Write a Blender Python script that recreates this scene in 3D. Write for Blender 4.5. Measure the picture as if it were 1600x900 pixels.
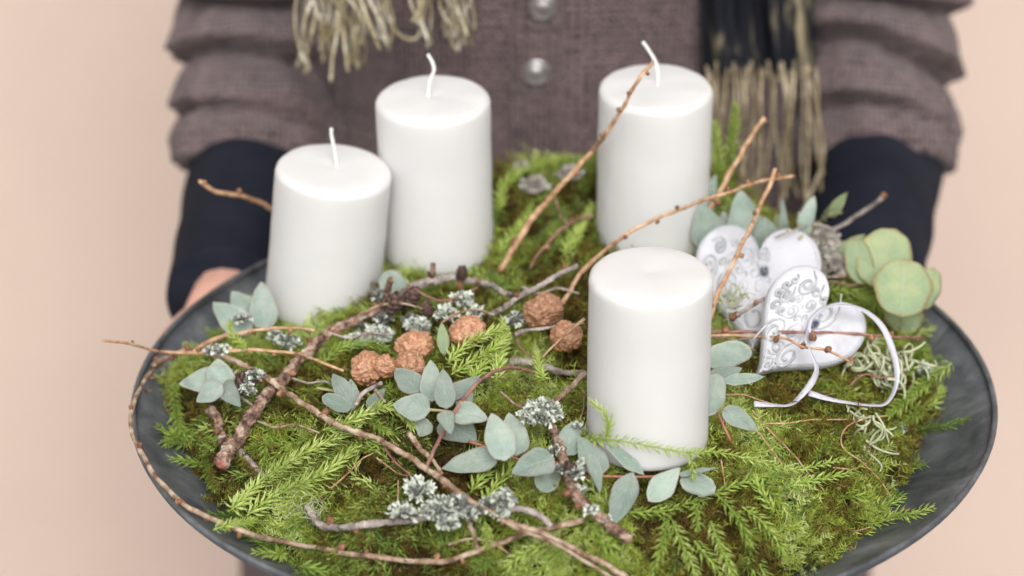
import bpy, math, random
import numpy as np
from mathutils import Vector, noise
from mathutils.bvhtree import BVHTree
R = math.radians
random.seed(7); rng = np.random.default_rng(7)
for o in list(bpy.data.objects): bpy.data.objects.remove(o)
sc = bpy.context.scene
COL = sc.collection

# ------------------------------------------------ camera, sky, sun, exposure
PITCH = R(29); FPX = 5040.0
FW = Vector((0, math.cos(PITCH), -math.sin(PITCH))); UP = Vector((0, math.sin(PITCH), math.cos(PITCH)))
CAM = -(Vector((1, 0, 0)) * 0.030 - UP * 0.059 + FW * 1.80)
cd = bpy.data.cameras.new('camera'); cam = bpy.data.objects.new('camera', cd); COL.objects.link(cam)
cam.location = CAM; cam.rotation_euler = (R(90) - PITCH, 0, 0)
cd.sensor_width = 36; cd.lens = FPX / 1600 * 36; cd.clip_start = 0.05; cd.clip_end = 100
cd.dof.use_dof = True; cd.dof.focus_distance = 1.715; cd.dof.aperture_fstop = 4.2
sc.camera = cam
w = bpy.data.worlds.new('World'); sc.world = w; w.use_nodes = True
nt = w.node_tree; nt.nodes.clear()
sky = nt.nodes.new('ShaderNodeTexSky'); sky.sky_type = 'NISHITA'; sky.sun_disc = False
SUN_EL, SUN_AZ = R(45), R(174)     # azimuth clockwise from +Y
sky.sun_elevation = SUN_EL; sky.sun_rotation = SUN_AZ; sky.dust_density = 6; sky.air_density = 1.2
hs = nt.nodes.new('ShaderNodeHueSaturation'); hs.inputs['Saturation'].default_value = 0.22
bg = nt.nodes.new('ShaderNodeBackground'); bg.inputs['Strength'].default_value = 0.15
wo = nt.nodes.new('ShaderNodeOutputWorld')
nt.links.new(sky.outputs[0], hs.inputs['Color']); nt.links.new(hs.outputs[0], bg.inputs[0]); nt.links.new(bg.outputs[0], wo.inputs[0])
sl = bpy.data.lights.new('sun', 'SUN'); sl.energy = 1.4; sl.angle = R(35); sl.color = (1, .985, .965)
so = bpy.data.objects.new('sun', sl); COL.objects.link(so)
sd = Vector((math.sin(SUN_AZ) * math.cos(SUN_EL), math.cos(SUN_AZ) * math.cos(SUN_EL), math.sin(SUN_EL)))
so.rotation_euler = sd.to_track_quat('Z', 'Y').to_euler()
sc.render.engine = 'CYCLES'
sc.view_settings.view_transform = 'Standard'; sc.view_settings.look = 'None'
sc.view_settings.exposure = 0.08; sc.view_settings.gamma = 1

# ------------------------------------------------ pixel rays (1600 x 900 photograph) into the place
def ray(px, py):
    return (FW + Vector((1, 0, 0)) * ((px - 800) / FPX) + UP * ((450 - py) / FPX))
def at_y(px, py, y):
    d = ray(px, py); return CAM + d * ((y - CAM.y) / d.y)
TAX, TAY = -1.70, -.47              # the dish is held very slightly tipped (degrees)
def PL(x, y): return .0027 + math.tan(R(TAX)) * y - math.tan(R(TAY)) * x
BR = 0.2400
def smooth(a, b, x):
    t = min(1, max(0, (x - a) / (b - a))); return t * t * (3 - 2 * t)
def bowl_z(r):                      # inner surface of the dish
    t = min(1.0, r / BR); return -0.058 + 0.058 * t ** 3.2
OUTL = [(0, .199), (8, .204), (20, .217), (31, .222), (43, .224), (55, .226), (67, .226), (83, .224), (102, .219), (118, .222), (149, .208), (161, .206), (166, .217), (173, .221), (182, .216), (189, .207), (197, .201), (207, .200), (218, .197), (226, .200), (235, .208), (270, .210), (299, .197), (310, .192), (321, .190), (328, .185), (338, .183), (348, .190), (356, .196), (360, .199)]
def mound_R(th):                    # outline of the moss cushion
    d = math.degrees(th) % 360
    for (a, ra), (b, rb) in zip(OUTL, OUTL[1:]):
        if a <= d <= b:
            base = ra + (rb - ra) * (d - a) / (b - a); break
    return base * (1 + .008 * math.sin(11 * th) + .012 * math.sin(23 * th + 1) + .008 * math.sin(41 * th))
def mound_z(x, y):
    r = math.hypot(x, y); rho = r / mound_R(math.atan2(y, x))
    if rho >= 1.0: return -1.0
    n = noise.noise(Vector((x * 16, y * 16, 3.1))) * .011 + noise.noise(Vector((x * 42, y * 42, 7.7))) * .009 + noise.noise(Vector((x * 90, y * 90, 2.7))) * .004
    e = bowl_z(r) 
    top = 0.022 + 0.034 * smooth(.12, .21, y)
    return e + (top - e + n) * (1 - rho ** (4.0 + 9 * smooth(.09, .19, y))) ** .62
def surf(x, y):
    r = math.hypot(x, y)
    z = bowl_z(r) if r <= BR else 0
    return max(z, mound_z(x, y)) + PL(x, y)
def hit(px, py, lift=0.0):
    d = ray(px, py); t0, t1 = 1.35, 2.3; n = 220; prev = t0
    for i in range(n):
        t = t0 + (t1 - t0) * i / n; p = CAM + d * t
        if p.z < surf(p.x, p.y) + lift:
            a, b = prev, t
            for _ in range(12):
                m = (a + b) / 2; q = CAM + d * m
                if q.z < surf(q.x, q.y) + lift: b = m
                else: a = m
            return CAM + d * b
        prev = t
    # nothing under the ray: the level of the rim
    t = (lift - CAM.z) / d.z; return CAM + d * t

# ------------------------------------------------ materials
def new_mat(name):
    m = bpy.data.materials.new(name); m.use_nodes = True
    return m, m.node_tree, m.node_tree.nodes['Principled BSDF']
def N(nt, t, **k):
    n = nt.nodes.new(t)
    for a, v in k.items():
        if a in n.inputs.keys(): n.inputs[a].default_value = v
        else: setattr(n, a, v)
    return n
def ramp(nt, stops):
    r = nt.nodes.new('ShaderNodeValToRGB'); e = r.color_ramp.elements
    while len(e) < len(stops): e.new(.5)
    for i, (p, c) in enumerate(stops): e[i].position = p; e[i].color = (*c, 1)
    return r
def mat(name, stops, edge=None, scale=20, rough=.6, bump=.0, bscale=None, detail=5, spec=.4, metal=0, sss=0, sssr=(.01, .01, .01), coords='Object', tint=None, stretch=None, objvar=0, bdist=.002, transl=0):
    m, nt, b = new_mat(name)
    tc = N(nt, 'ShaderNodeTexCoord'); L = nt.links.new
    src = tc.outputs[coords]
    if stretch:
        mp = N(nt, 'ShaderNodeMapping'); mp.inputs['Scale'].default_value = stretch; L(src, mp.inputs[0]); src = mp.outputs[0]
    n1 = N(nt, 'ShaderNodeTexNoise', Scale=scale, Detail=detail, Roughness=.6); L(src, n1.inputs['Vector'])
    r = ramp(nt, stops); L(n1.outputs['Fac'], r.inputs[0]); c = r.outputs[0]
    if tint:     # per-piece colour spread stored as a mesh attribute
        at = N(nt, 'ShaderNodeAttribute', attribute_name='tint'); rr = ramp(nt, tint); L(at.outputs['Fac'], rr.inputs[0])
        mx = N(nt, 'ShaderNodeMix', data_type='RGBA'); mx.inputs[0].default_value = .72
        L(c, mx.inputs[6]); L(rr.outputs[0], mx.inputs[7]); c = mx.outputs[2]
    if edge:     # leaf margin of another colour, stored per vertex
        at = N(nt, 'ShaderNodeAttribute', attribute_name='tint'); rr = ramp(nt, [(.80, (0, 0, 0)), (.98, (1, 1, 1))]); L(at.outputs['Fac'], rr.inputs[0])
        mx = N(nt, 'ShaderNodeMix', data_type='RGBA'); L(rr.outputs[0], mx.inputs[0]); L(c, mx.inputs[6]); mx.inputs[7].default_value = (*edge, 1); c = mx.outputs[2]
    if objvar:
        oi = N(nt, 'ShaderNodeObjectInfo'); h = N(nt, 'ShaderNodeHueSaturation')
        mr = N(nt, 'ShaderNodeMapRange'); mr.inputs['To Min'].default_value = 1 - objvar; mr.inputs['To Max'].default_value = 1 + objvar
        L(oi.outputs['Random'], mr.inputs[0]); L(mr.outputs[0], h.inputs['Value']); L(c, h.inputs['Color']); c = h.outputs[0]
    L(c, b.inputs['Base Color'])
    b.inputs['Roughness'].default_value = rough; b.inputs['Metallic'].default_value = metal
    b.inputs['Specular IOR Level'].default_value = spec
    if sss:
        b.inputs['Subsurface Weight'].default_value = sss; b.inputs['Subsurface Radius'].default_value = sssr; b.inputs['Subsurface Scale'].default_value = 1
    if bump:
        n2 = N(nt, 'ShaderNodeTexNoise', Scale=bscale or scale * 3, Detail=6); L(src, n2.inputs['Vector'])
        bp = N(nt, 'ShaderNodeBump', Strength=bump, Distance=bdist); L(n2.outputs['Fac'], bp.inputs['Height']); L(bp.outputs[0], b.inputs['Normal'])
    if transl:
        tr = N(nt, 'ShaderNodeBsdfTranslucent'); L(c, tr.inputs[0]); ms = N(nt, 'ShaderNodeMixShader'); ms.inputs[0].default_value = transl
        out = nt.nodes['Material Output']; L(b.outputs[0], ms.inputs[1]); L(tr.outputs[0], ms.inputs[2]); L(ms.outputs[0], out.inputs[0])
    return m
M = {}
M['wall'] = mat('wall_plaster', [(.3, (.575, .455, .395)), (.55, (.62, .495, .425)), (.8, (.65, .52, .445))], scale=2.2, rough=.95, bump=.25, bscale=60, spec=.1)
M['ground'] = mat('ground_paving', [(.3, (.22, .20, .18)), (.7, (.32, .30, .27))], scale=8, rough=.9, bump=.3)
M['wax'] = mat('candle_wax', [(.35, (.625, .625, .62)), (.65, (.665, .663, .655))], scale=9, rough=.55, bump=.10, bscale=38, spec=.35, sss=.35, sssr=(.012, .010, .008), bdist=.001)
M['wick'] = mat('cotton_wick', [(.4, (.74, .74, .72)), (.6, (.84, .84, .82))], scale=900, rough=.8, bump=.4, bscale=1500, bdist=.0004)
M['moss'] = mat('moss', [(.36, (.050, .035, .012)), (.50, (.10, .10, .018)), (.64, (.17, .19, .03))], scale=22, rough=.75, spec=.2,
                tint=[(0, (.06, .028, .012)), (.24, (.20, .11, .028)), (.5, (.33, .40, .06)), (.8, (.56, .69, .12)), (1, (.74, .86, .33))], transl=.3)
M['soil'] = mat('moss_base', [(.35, (.018, .013, .007)), (.5, (.045, .04, .012)), (.68, (.08, .085, .02))], scale=40, rough=1, bump=1, bscale=150, bdist=.004, spec=.05)
M['club'] = mat('clubmoss', [(.35, (.10, .19, .04)), (.65, (.17, .28, .06))], scale=60, rough=.55, spec=.35,
                tint=[(0, (.10, .15, .03)), (.4, (.22, .31, .05)), (.75, (.44, .56, .10)), (1, (.68, .76, .28))], transl=.2)
M['euca'] = mat('eucalyptus_leaf', [(.28, (.18, .25, .205)), (.5, (.27, .34, .29)), (.72, (.38, .43, .37))], scale=60, rough=.6, spec=.3, bump=.5, bscale=300, objvar=.22, bdist=.0008, transl=.12, edge=(.40, .40, .34))
M['eucaY'] = mat('silver_dollar_leaf', [(.32, (.25, .35, .20)), (.5, (.32, .41, .23)), (.68, (.42, .47, .25))], scale=50, rough=.55, spec=.3, bump=.5, bscale=200, objvar=.18, bdist=.001, transl=.25, edge=(.38, .31, .14))
def add_veins(m):
    nt = m.node_tree; L = nt.links.new; b = nt.nodes['Principled BSDF']; uv = N(nt, 'ShaderNodeUVMap', uv_map='UVMap'); sp = N(nt, 'ShaderNodeSeparateXYZ'); L(uv.outputs[0], sp.inputs[0])
    def mth(op, a, b_=None, c=None):
        n = N(nt, 'ShaderNodeMath', operation=op)
        for i, v in enumerate((a, b_, c)):
            if v is None: continue
            if isinstance(v, (int, float)): n.inputs[i].default_value = v
            else: L(v, n.inputs[i])
        return n.outputs[0]
    nz = N(nt, 'ShaderNodeTexNoise', Scale=5, Detail=3); L(uv.outputs[0], nz.inputs['Vector'])
    av = mth('ABSOLUTE', mth('SUBTRACT', sp.outputs[1], .5)); s = mth('ADD', mth('MULTIPLY_ADD', av, -.75, sp.outputs[0]), mth('MULTIPLY', nz.outputs['Fac'], .10))
    side = mth('POWER', mth('ABSOLUTE', mth('COSINE', mth('MULTIPLY', s, 24))), 14); mid = mth('LESS_THAN', av, .018); vein = mth('MAXIMUM', mth('MULTIPLY', side, .55), mid)
    c = b.inputs['Base Color'].links[0].from_socket; mx = N(nt, 'ShaderNodeMix', data_type='RGBA'); L(mth('MULTIPLY', vein, .30), mx.inputs[0]); L(c, mx.inputs[6]); mx.inputs[7].default_value = (.50, .56, .46, 1)
    # brown specks and worn bloom
    sk = N(nt, 'ShaderNodeTexNoise', Scale=420, Detail=2); tc = N(nt, 'ShaderNodeTexCoord'); L(tc.outputs['Object'], sk.inputs['Vector']); r = ramp(nt, [(.70, (0, 0, 0)), (.76, (1, 1, 1))]); L(sk.outputs['Fac'], r.inputs[0])
    m2 = N(nt, 'ShaderNodeMix', data_type='RGBA'); L(mth('MULTIPLY', r.outputs[0], .55), m2.inputs[0]); L(mx.outputs[2], m2.inputs[6]); m2.inputs[7].default_value = (.22, .15, .09, 1); L(m2.outputs[2], b.inputs['Base Color'])
add_veins(M['euca']); add_veins(M['eucaY'])
M['stemred'] = mat('red_stem', [(.4, (.33, .12, .09)), (.6, (.45, .19, .13))], scale=120, rough=.5)
M['stemgreen'] = mat('green_stem', [(.4, (.30, .30, .13)), (.6, (.40, .36, .18))], scale=120, rough=.6)
M['larch'] = mat('larch_bark', [(.36, (.12, .07, .045)), (.48, (.28, .185, .12)), (.62, (.47, .37, .28))], scale=120, rough=.8, bump=.7, bscale=600, objvar=.12, bdist=.0008, stretch=(1, 1, 1))
M['larchO'] = mat('orange_larch_bark', [(.32, (.28, .14, .075)), (.5, (.47, .28, .16)), (.66, (.62, .44, .29))], scale=170, rough=.75, bump=.6, bscale=600, objvar=.1, bdist=.0008)
M['larchD'] = mat('purple_larch_bark', [(.30, (.14, .07, .06)), (.5, (.30, .15, .12)), (.7, (.42, .25, .19))], scale=170, rough=.7, bump=.6, bscale=600, bdist=.0008)
M['bark'] = mat('branch_bark', [(.36, (.06, .035, .028)), (.46, (.22, .13, .095)), (.54, (.38, .25, .18)), (.62, (.52, .42, .33)), (.72, (.55, .58, .50))], scale=170, rough=.95, bump=1, bscale=420, bdist=.003)
M['greybark'] = mat('grey_bark', [(.30, (.13, .11, .10)), (.5, (.33, .28, .25)), (.7, (.52, .47, .43))], scale=130, rough=.9, bump=1, bscale=400, bdist=.0015)
M['bud'] = mat('bud', [(.35, (.13, .06, .035)), (.55, (.30, .15, .08)), (.75, (.45, .28, .17))], scale=300, rough=.8, bump=.8, bscale=900, objvar=.25, bdist=.0008)
M['cut'] = mat('cut_wood', [(.4, (.42, .24, .17)), (.6, (.60, .42, .30))], scale=300, rough=.8)
M['cutred'] = mat('red_cut_wood', [(.4, (.30, .10, .08)), (.6, (.42, .18, .13))], scale=300, rough=.8)
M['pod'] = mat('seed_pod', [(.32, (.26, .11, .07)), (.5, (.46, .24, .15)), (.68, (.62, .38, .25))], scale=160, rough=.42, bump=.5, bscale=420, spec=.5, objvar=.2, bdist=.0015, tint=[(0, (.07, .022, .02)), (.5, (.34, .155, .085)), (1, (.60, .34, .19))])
M['podcore'] = mat('pod_opening', [(.4, (.50, .22, .07)), (.6, (.66, .34, .13))], scale=200, rough=.7)
M['cone'] = mat('dark_cone', [(.35, (.05, .032, .028)), (.55, (.13, .08, .065)), (.75, (.24, .17, .14))], scale=160, rough=.8, bump=.6)
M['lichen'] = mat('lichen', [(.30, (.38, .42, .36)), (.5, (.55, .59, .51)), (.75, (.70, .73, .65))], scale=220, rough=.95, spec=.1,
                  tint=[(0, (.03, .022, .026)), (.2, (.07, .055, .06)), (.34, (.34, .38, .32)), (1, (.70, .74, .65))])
M['usnea'] = mat('beard_lichen', [(.35, (.34, .37, .22)), (.65, (.52, .54, .37))], scale=150, rough=.9, spec=.1)
M['reindeer'] = mat('grey_bush_lichen', [(.35, (.33, .30, .27)), (.65, (.55, .52, .47))], scale=150, rough=.95, spec=.1)
M['heart'] = mat('white_heart', [(.33, (.44, .44, .47)), (.5, (.57, .58, .62)), (.7, (.63, .64, .68))], scale=30, rough=.42, bump=.12, bscale=160, bdist=.001, spec=.4)
M['ribbon'] = mat('satin_ribbon', [(.4, (.60, .59, .68)), (.6, (.66, .66, .73))], scale=60, rough=.35, spec=.5, transl=.15)
M['skin'] = mat('skin', [(.35, (.60, .33, .25)), (.65, (.68, .40, .31))], scale=25, rough=.5, sss=.25, sssr=(.01, .004, .002), bump=.1, bscale=400, bdist=.0005)
M['nail'] = mat('fingernail', [(.4, (.68, .42, .36)), (.6, (.72, .48, .42))], scale=25, rough=.25)
M['jersey'] = mat('navy_jersey', [(.4, (.010, .012, .020)), (.6, (.016, .018, .028))], scale=14, rough=.95, bump=.35, bscale=900, spec=.15, bdist=.0008)
M['scarf'] = mat('dark_scarf', [(.36, (.008, .009, .014)), (.52, (.018, .019, .026)), (.57, (.10, .09, .07)), (.62, (.32, .27, .17))], scale=34, rough=.9, bump=.4, bscale=400, spec=.15, stretch=(1.6, 1, .45), bdist=.001)
M['fringe'] = mat('fringe_yarn', [(.35, (.17, .135, .08)), (.5, (.31, .25, .16)), (.65, (.46, .39, .28))], scale=60, rough=.95, bump=.8, bscale=700, spec=.1, objvar=.3, bdist=.001)
M['fringeL'] = mat('olive_fringe_yarn', [(.35, (.20, .16, .09)), (.5, (.36, .31, .20)), (.62, (.55, .51, .42))], scale=60, rough=.95, bump=.8, bscale=700, spec=.1, objvar=.3, bdist=.001)
M['stitch'] = mat('buttonhole_thread', [(.4, (.10, .08, .08)), (.6, (.15, .12, .12))], scale=200, rough=.9)
M['pewter'] = mat('pewter_button', [(.35, (.38, .35, .36)), (.65, (.62, .60, .60))], scale=120, rough=.33, metal=.85, bump=.3, bscale=200, bdist=.0006)
def knit_mat(name, dark, light, sx=1.0):
    m, nt, b = new_mat(name); L = nt.links.new
    uv = N(nt, 'ShaderNodeTexCoord')
    mp = N(nt, 'ShaderNodeMapping'); L(uv.outputs['UV'], mp.inputs[0])
    wv = N(nt, 'ShaderNodeTexWave', wave_type='BANDS', bands_direction='X', Scale=85 * sx, Distortion=1.2, Detail=2); wv.inputs['Detail Scale'].default_value = 3; L(mp.outputs[0], wv.inputs[0])
    wh = N(nt, 'ShaderNodeTexWave', wave_type='BANDS', bands_direction='Y', Scale=60 * sx, Distortion=1.5, Detail=2); L(mp.outputs[0], wh.inputs[0])
    mul = N(nt, 'ShaderNodeMath', operation='MULTIPLY'); L(wv.outputs['Fac'], mul.inputs[0]); L(wh.outputs['Fac'], mul.inputs[1])
    nz = N(nt, 'ShaderNodeTexNoise', Scale=260, Detail=4); L(uv.outputs['Object'], nz.inputs['Vector'])
    nz2 = N(nt, 'ShaderNodeTexNoise', Scale=45, Detail=6); L(uv.outputs['Object'], nz2.inputs['Vector'])
    a = N(nt, 'ShaderNodeMath', operation='MULTIPLY_ADD'); L(mul.outputs[0], a.inputs[0]); a.inputs[1].default_value = .7; L(nz.outputs['Fac'], a.inputs[2])
    a2 = N(nt, 'ShaderNodeMath', operation='MULTIPLY_ADD'); L(nz2.outputs['Fac'], a2.inputs[0]); a2.inputs[1].default_value = .5; L(a.outputs[0], a2.inputs[2])
    r = ramp(nt, [(.55, dark), (1.35, light)]); L(a2.outputs[0], r.inputs[0]); L(r.outputs[0], b.inputs['Base Color'])
    b.inputs['Roughness'].default_value = .95; b.inputs['Specular IOR Level'].default_value = .1
    b.inputs['Sheen Weight'].default_value = .18; b.inputs['Sheen Roughness'].default_value = .6
    bp = N(nt, 'ShaderNodeBump', Strength=1, Distance=.0035); L(a.outputs[0], bp.inputs['Height']); L(bp.outputs[0], b.inputs['Normal'])
    return m
M['knit'] = knit_mat('brown_knit', (.024, .016, .018), (.180, .126, .127))
M['skirt'] = knit_mat('mauve_skirt', (.14, .09, .09), (.28, .20, .20))
def bowl_mat():
    m, nt, b = new_mat('zinc_patina'); L = nt.links.new
    tc = N(nt, 'ShaderNodeTexCoord')
    n1 = N(nt, 'ShaderNodeTexNoise', Scale=17, Detail=9, Roughness=.66, Distortion=.9); L(tc.outputs['Object'], n1.inputs['Vector'])
    n2 = N(nt, 'ShaderNodeTexNoise', Scale=75, Detail=6, Roughness=.65); L(tc.outputs['Object'], n2.inputs['Vector'])
    mx = N(nt, 'ShaderNodeMath', operation='MULTIPLY_ADD'); L(n2.outputs['Fac'], mx.inputs[0]); mx.inputs[1].default_value = .35; L(n1.outputs['Fac'], mx.inputs[2])
    r = ramp(nt, [(.50, (.060, .068, .077)), (.62, (.105, .115, .128)), (.74, (.165, .178, .192)), (.90, (.27, .285, .30))]); L(mx.outputs[0], r.inputs[0])
    # brushed scratches
    mp = N(nt, 'ShaderNodeMapping'); mp.inputs['Rotation'].default_value = (0, 0, .5); mp.inputs['Scale'].default_value = (25, 260, 60); L(tc.outputs['Object'], mp.inputs[0])
    n3 = N(nt, 'ShaderNodeTexNoise', Scale=1, Detail=3); L(mp.outputs[0], n3.inputs['Vector'])
    m2 = N(nt, 'ShaderNodeMix', data_type='RGBA', blend_type='OVERLAY'); m2.inputs[0].default_value = .14; L(r.outputs[0], m2.inputs[6]); L(n3.outputs['Fac'], m2.inputs[7])
    L(m2.outputs[2], b.inputs['Base Color'])
    rr = N(nt, 'ShaderNodeMapRange'); rr.inputs['To Min'].default_value = .42; rr.inputs['To Max'].default_value = .7; L(n1.outputs['Fac'], rr.inputs[0]); L(rr.outputs[0], b.inputs['Roughness'])
    b.inputs['Metallic'].default_value = .55
    bp = N(nt, 'ShaderNodeBump', Strength=.35, Distance=.001); L(n2.outputs['Fac'], bp.inputs['Height']); L(bp.outputs[0], b.inputs['Normal'])
    return m
M['bowl'] = bowl_mat()

# ------------------------------------------------ builders
def link_mesh(name, V, F, m, parent=None, smooth_=True, tint=None, uv=None, origin=None):
    me = bpy.data.meshes.new(name)
    V = np.asarray([tuple(v) for v in V] if not isinstance(V, np.ndarray) else V, dtype=float)
    if origin is not None: V = V - np.array(tuple(origin))
    if isinstance(F, np.ndarray):
        n, k = F.shape; me.vertices.add(len(V)); me.vertices.foreach_set('co', V.ravel())
        me.loops.add(n * k); me.loops.foreach_set('vertex_index', F.ravel().astype(np.int32))
        me.polygons.add(n); me.polygons.foreach_set('loop_start', np.arange(0, n * k, k, dtype=np.int32))
        me.update(calc_edges=True)
    else: me.from_pydata(V.tolist(), [], F)
    if smooth_: me.polygons.foreach_set('use_smooth', np.ones(len(me.polygons), dtype=bool))
    if tint is not None:
        a = me.attributes.new('tint', 'FLOAT', 'POINT'); a.data.foreach_set('value', np.asarray(tint, dtype=np.float32))
    if uv is not None:
        ul = me.uv_layers.new(name='UVMap'); idx = np.empty(len(me.loops), dtype=np.int32); me.loops.foreach_get('vertex_index', idx)
        ul.data.foreach_set('uv', np.asarray(uv, dtype=np.float32)[idx].ravel())
    if isinstance(m, (list, tuple)):
        for q in m: me.materials.append(q)
    else: me.materials.append(m)
    me.validate(); me.update()
    o = bpy.data.objects.new(name, me); COL.objects.link(o)
    if origin is not None: o.location = tuple(origin)
    if parent is not None:
        o.parent = parent
        if origin is not None: o.location = Vector(tuple(origin)) - parent.location
        else: o.location = -parent.location
    return o
def empty(name, loc, label, cat, group=None):
    o = bpy.data.objects.new(name, None); COL.objects.link(o); o.location = tuple(loc); o.empty_display_size = .01
    o['label'] = label; o['category'] = cat
    if group: o['group'] = group
    return o
def tag(o, label=None, cat=None, group=None, kind=None):
    for k, v in (('label', label), ('category', cat), ('group', group), ('kind', kind)):
        if v: o[k] = v
    return o
def spline(pts, n=6):              # Catmull-Rom through points
    P = [Vector(p) for p in pts]
    if len(P) == 2: return [P[0].lerp(P[1], i / n) for i in range(n + 1)]
    P = [P[0] * 2 - P[1]] + P + [P[-1] * 2 - P[-2]]; out = []
    for i in range(1, len(P) - 2):
        a, b, c, d = P[i - 1], P[i], P[i + 1], P[i + 2]
        for j in range(n):
            t = j / n
            out.append(.5 * ((2 * b) + (c - a) * t + (2 * a - 5 * b + 4 * c - d) * t * t + (3 * b - a - 3 * c + d) * t ** 3))
    out.append(P[-2]); return out
def frames(P):
    T = [(P[min(i + 1, len(P) - 1)] - P[max(i - 1, 0)]).normalized() for i in range(len(P))]
    u = T[0].cross(Vector((0, 0, 1)))
    if u.length < .1: u = T[0].cross(Vector((1, 0, 0)))
    u.normalize(); out = []
    for t in T:
        u = (u - t * u.dot(t)).normalized(); out.append((t, u, t.cross(u)))
    return out
def tube(P, rad, ns=7, wob=0, seed=0, capf=True, fine=0):
    P = [Vector(p) for p in P]; n = len(P); fr = frames(P); V = []; F = []
    for i, p in enumerate(P):
        r = rad(i / (n - 1)) if callable(rad) else rad
        for k in range(ns):
            a = 2 * math.pi * k / ns
            rr = r * (1 + wob * noise.noise(Vector((p.x * 160 + seed, p.y * 160, p.z * 160)) + Vector((math.cos(a), math.sin(a), 0)) * 1.5)) if wob else r
            if fine: rr += r * fine * noise.noise((p + (fr[i][1] * math.cos(a) + fr[i][2] * math.sin(a)) * r) * 520)
            V.append(p + fr[i][1] * math.cos(a) * rr + fr[i][2] * math.sin(a) * rr)
    for i in range(n - 1):
        for k in range(ns):
            a, b = i * ns + k, i * ns + (k + 1) % ns; F.append((a, b, b + ns, a + ns))
    if capf: F.append(tuple(range(ns))[::-1]); F.append(tuple(range((n - 1) * ns, n * ns)))
    return V, F
def join(parts):
    V = []; F = []
    for v, f in parts:
        o = len(V); V += list(v); F += [tuple(i + o for i in q) for q in f]
    return V, F
def grid_faces(nu, nv, closed=False):
    F = []
    for i in range(nu - 1):
        for j in range(nv if closed else nv - 1):
            a = i * nv + j; b = i * nv + (j + 1) % nv; F.append((a, b, b + nv, a + nv))
    return F
def lathe(prof, ns=96, c=(0, 0, 0)):
    V = []; n = len(prof)
    for r, z in prof:
        for k in range(ns):
            a = 2 * math.pi * k / ns; V.append(Vector((c[0] + r * math.cos(a), c[1] + r * math.sin(a), c[2] + z)))
    return V, grid_faces(n, ns, True)
# ------------------------------------------------ the setting
V = [Vector((-3, 1.15, -1.08)), Vector((3, 1.15, -1.08)), Vector((3, 1.15, 2.2)), Vector((-3, 1.15, 2.2))]
V += [v + Vector((0, .2, 0)) for v in V]
tag(link_mesh('wall', V, [(0, 1, 2, 3), (5, 4, 7, 6), (4, 0, 3, 7), (1, 5, 6, 2), (3, 2, 6, 7)], M['wall'], smooth_=False), kind='structure')
tag(link_mesh('ground', [Vector((-30, -30, -1.07)), Vector((30, -30, -1.07)), Vector((30, 1.15, -1.07)), Vector((-30, 1.15, -1.07))], [(0, 1, 2, 3)], M['ground'], smooth_=False), kind='structure')

# ------------------------------------------------ the dish
bowl = empty('metal_bowl', (0, 0, 0), 'wide shallow dark grey zinc bowl held in front of the cardigan, filled with moss', 'bowl')
prof = []
for i in range(26): r = .001 + (BR - .002 - .001) * i / 25; prof.append((r, bowl_z(r) - .0008 * 0))
prof_out = [(r + .0006 if r > .1 else r, z - .0022) for r, z in prof][::-1]
V, F = lathe(prof + prof_out, 160); b = link_mesh('bowl_body', V, F, M['bowl'], bowl)
rp = [(BR - .0014 + .0016 * math.cos(a), .0 + .0015 * math.sin(a)) for a in [2 * math.pi * k / 12 for k in range(13)]]
V, F = lathe(rp, 200); link_mesh('rim', V, F, M['bowl'], bowl)
bowl.rotation_euler = (R(TAX), R(TAY), 0); bowl.location = (-.0015, 0, .0027)

# ------------------------------------------------ moss cushion
nr, na = 46, 150; V = []
for i in range(nr):
    for k in range(na):
        th = 2 * math.pi * k / na; rr = mound_R(th) * (i + .02) / (nr - 1) * .985; x, y = rr * math.cos(th), rr * math.sin(th)
        z = max(mound_z(x, y), bowl_z(rr) + .001) + PL(x, y)
        V.append(Vector((x, y, z - .004)))
tag(link_mesh('moss_cushion', V, grid_faces(nr, na, True), M['soil']), 'rounded cushion of brown and green moss filling the grey bowl', 'moss', kind='stuff')
def frond(nl, seed):               # one feathery moss shoot along +X, length 1
    rs = np.random.default_rng(seed); v = []; f = []
    cv = rs.uniform(-.5, .5); yc = lambda t: cv * t * t
    for j in range(nl):
        t = (j + .5) / nl; zc = .25 * math.sin(t * 2.2) + .1 * cv; ln = .34 * (1 - .5 * t) * rs.uniform(.7, 1.35)
        for s in (-1, 1):
            o = len(v); dz = rs.uniform(-.15, .30); fw = rs.uniform(.2, 1.3)
            v += [(t - .04, yc(t), zc), (t + .05, yc(t) + .02 * s, zc + .03), (t + ln * fw, yc(t) + s * ln * rs.uniform(.5, 1.1), zc + dz)]; f.append((o, o + 1, o + 2))
    o = len(v); v += [(0, -.02, 0), (0, .02, 0), (1.08, 0, .22)]; f.append((o, o + 1, o + 2))
    return np.array(v), np.array(f)
FR = [frond(7 + i % 3, i) for i in range(14)]
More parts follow.
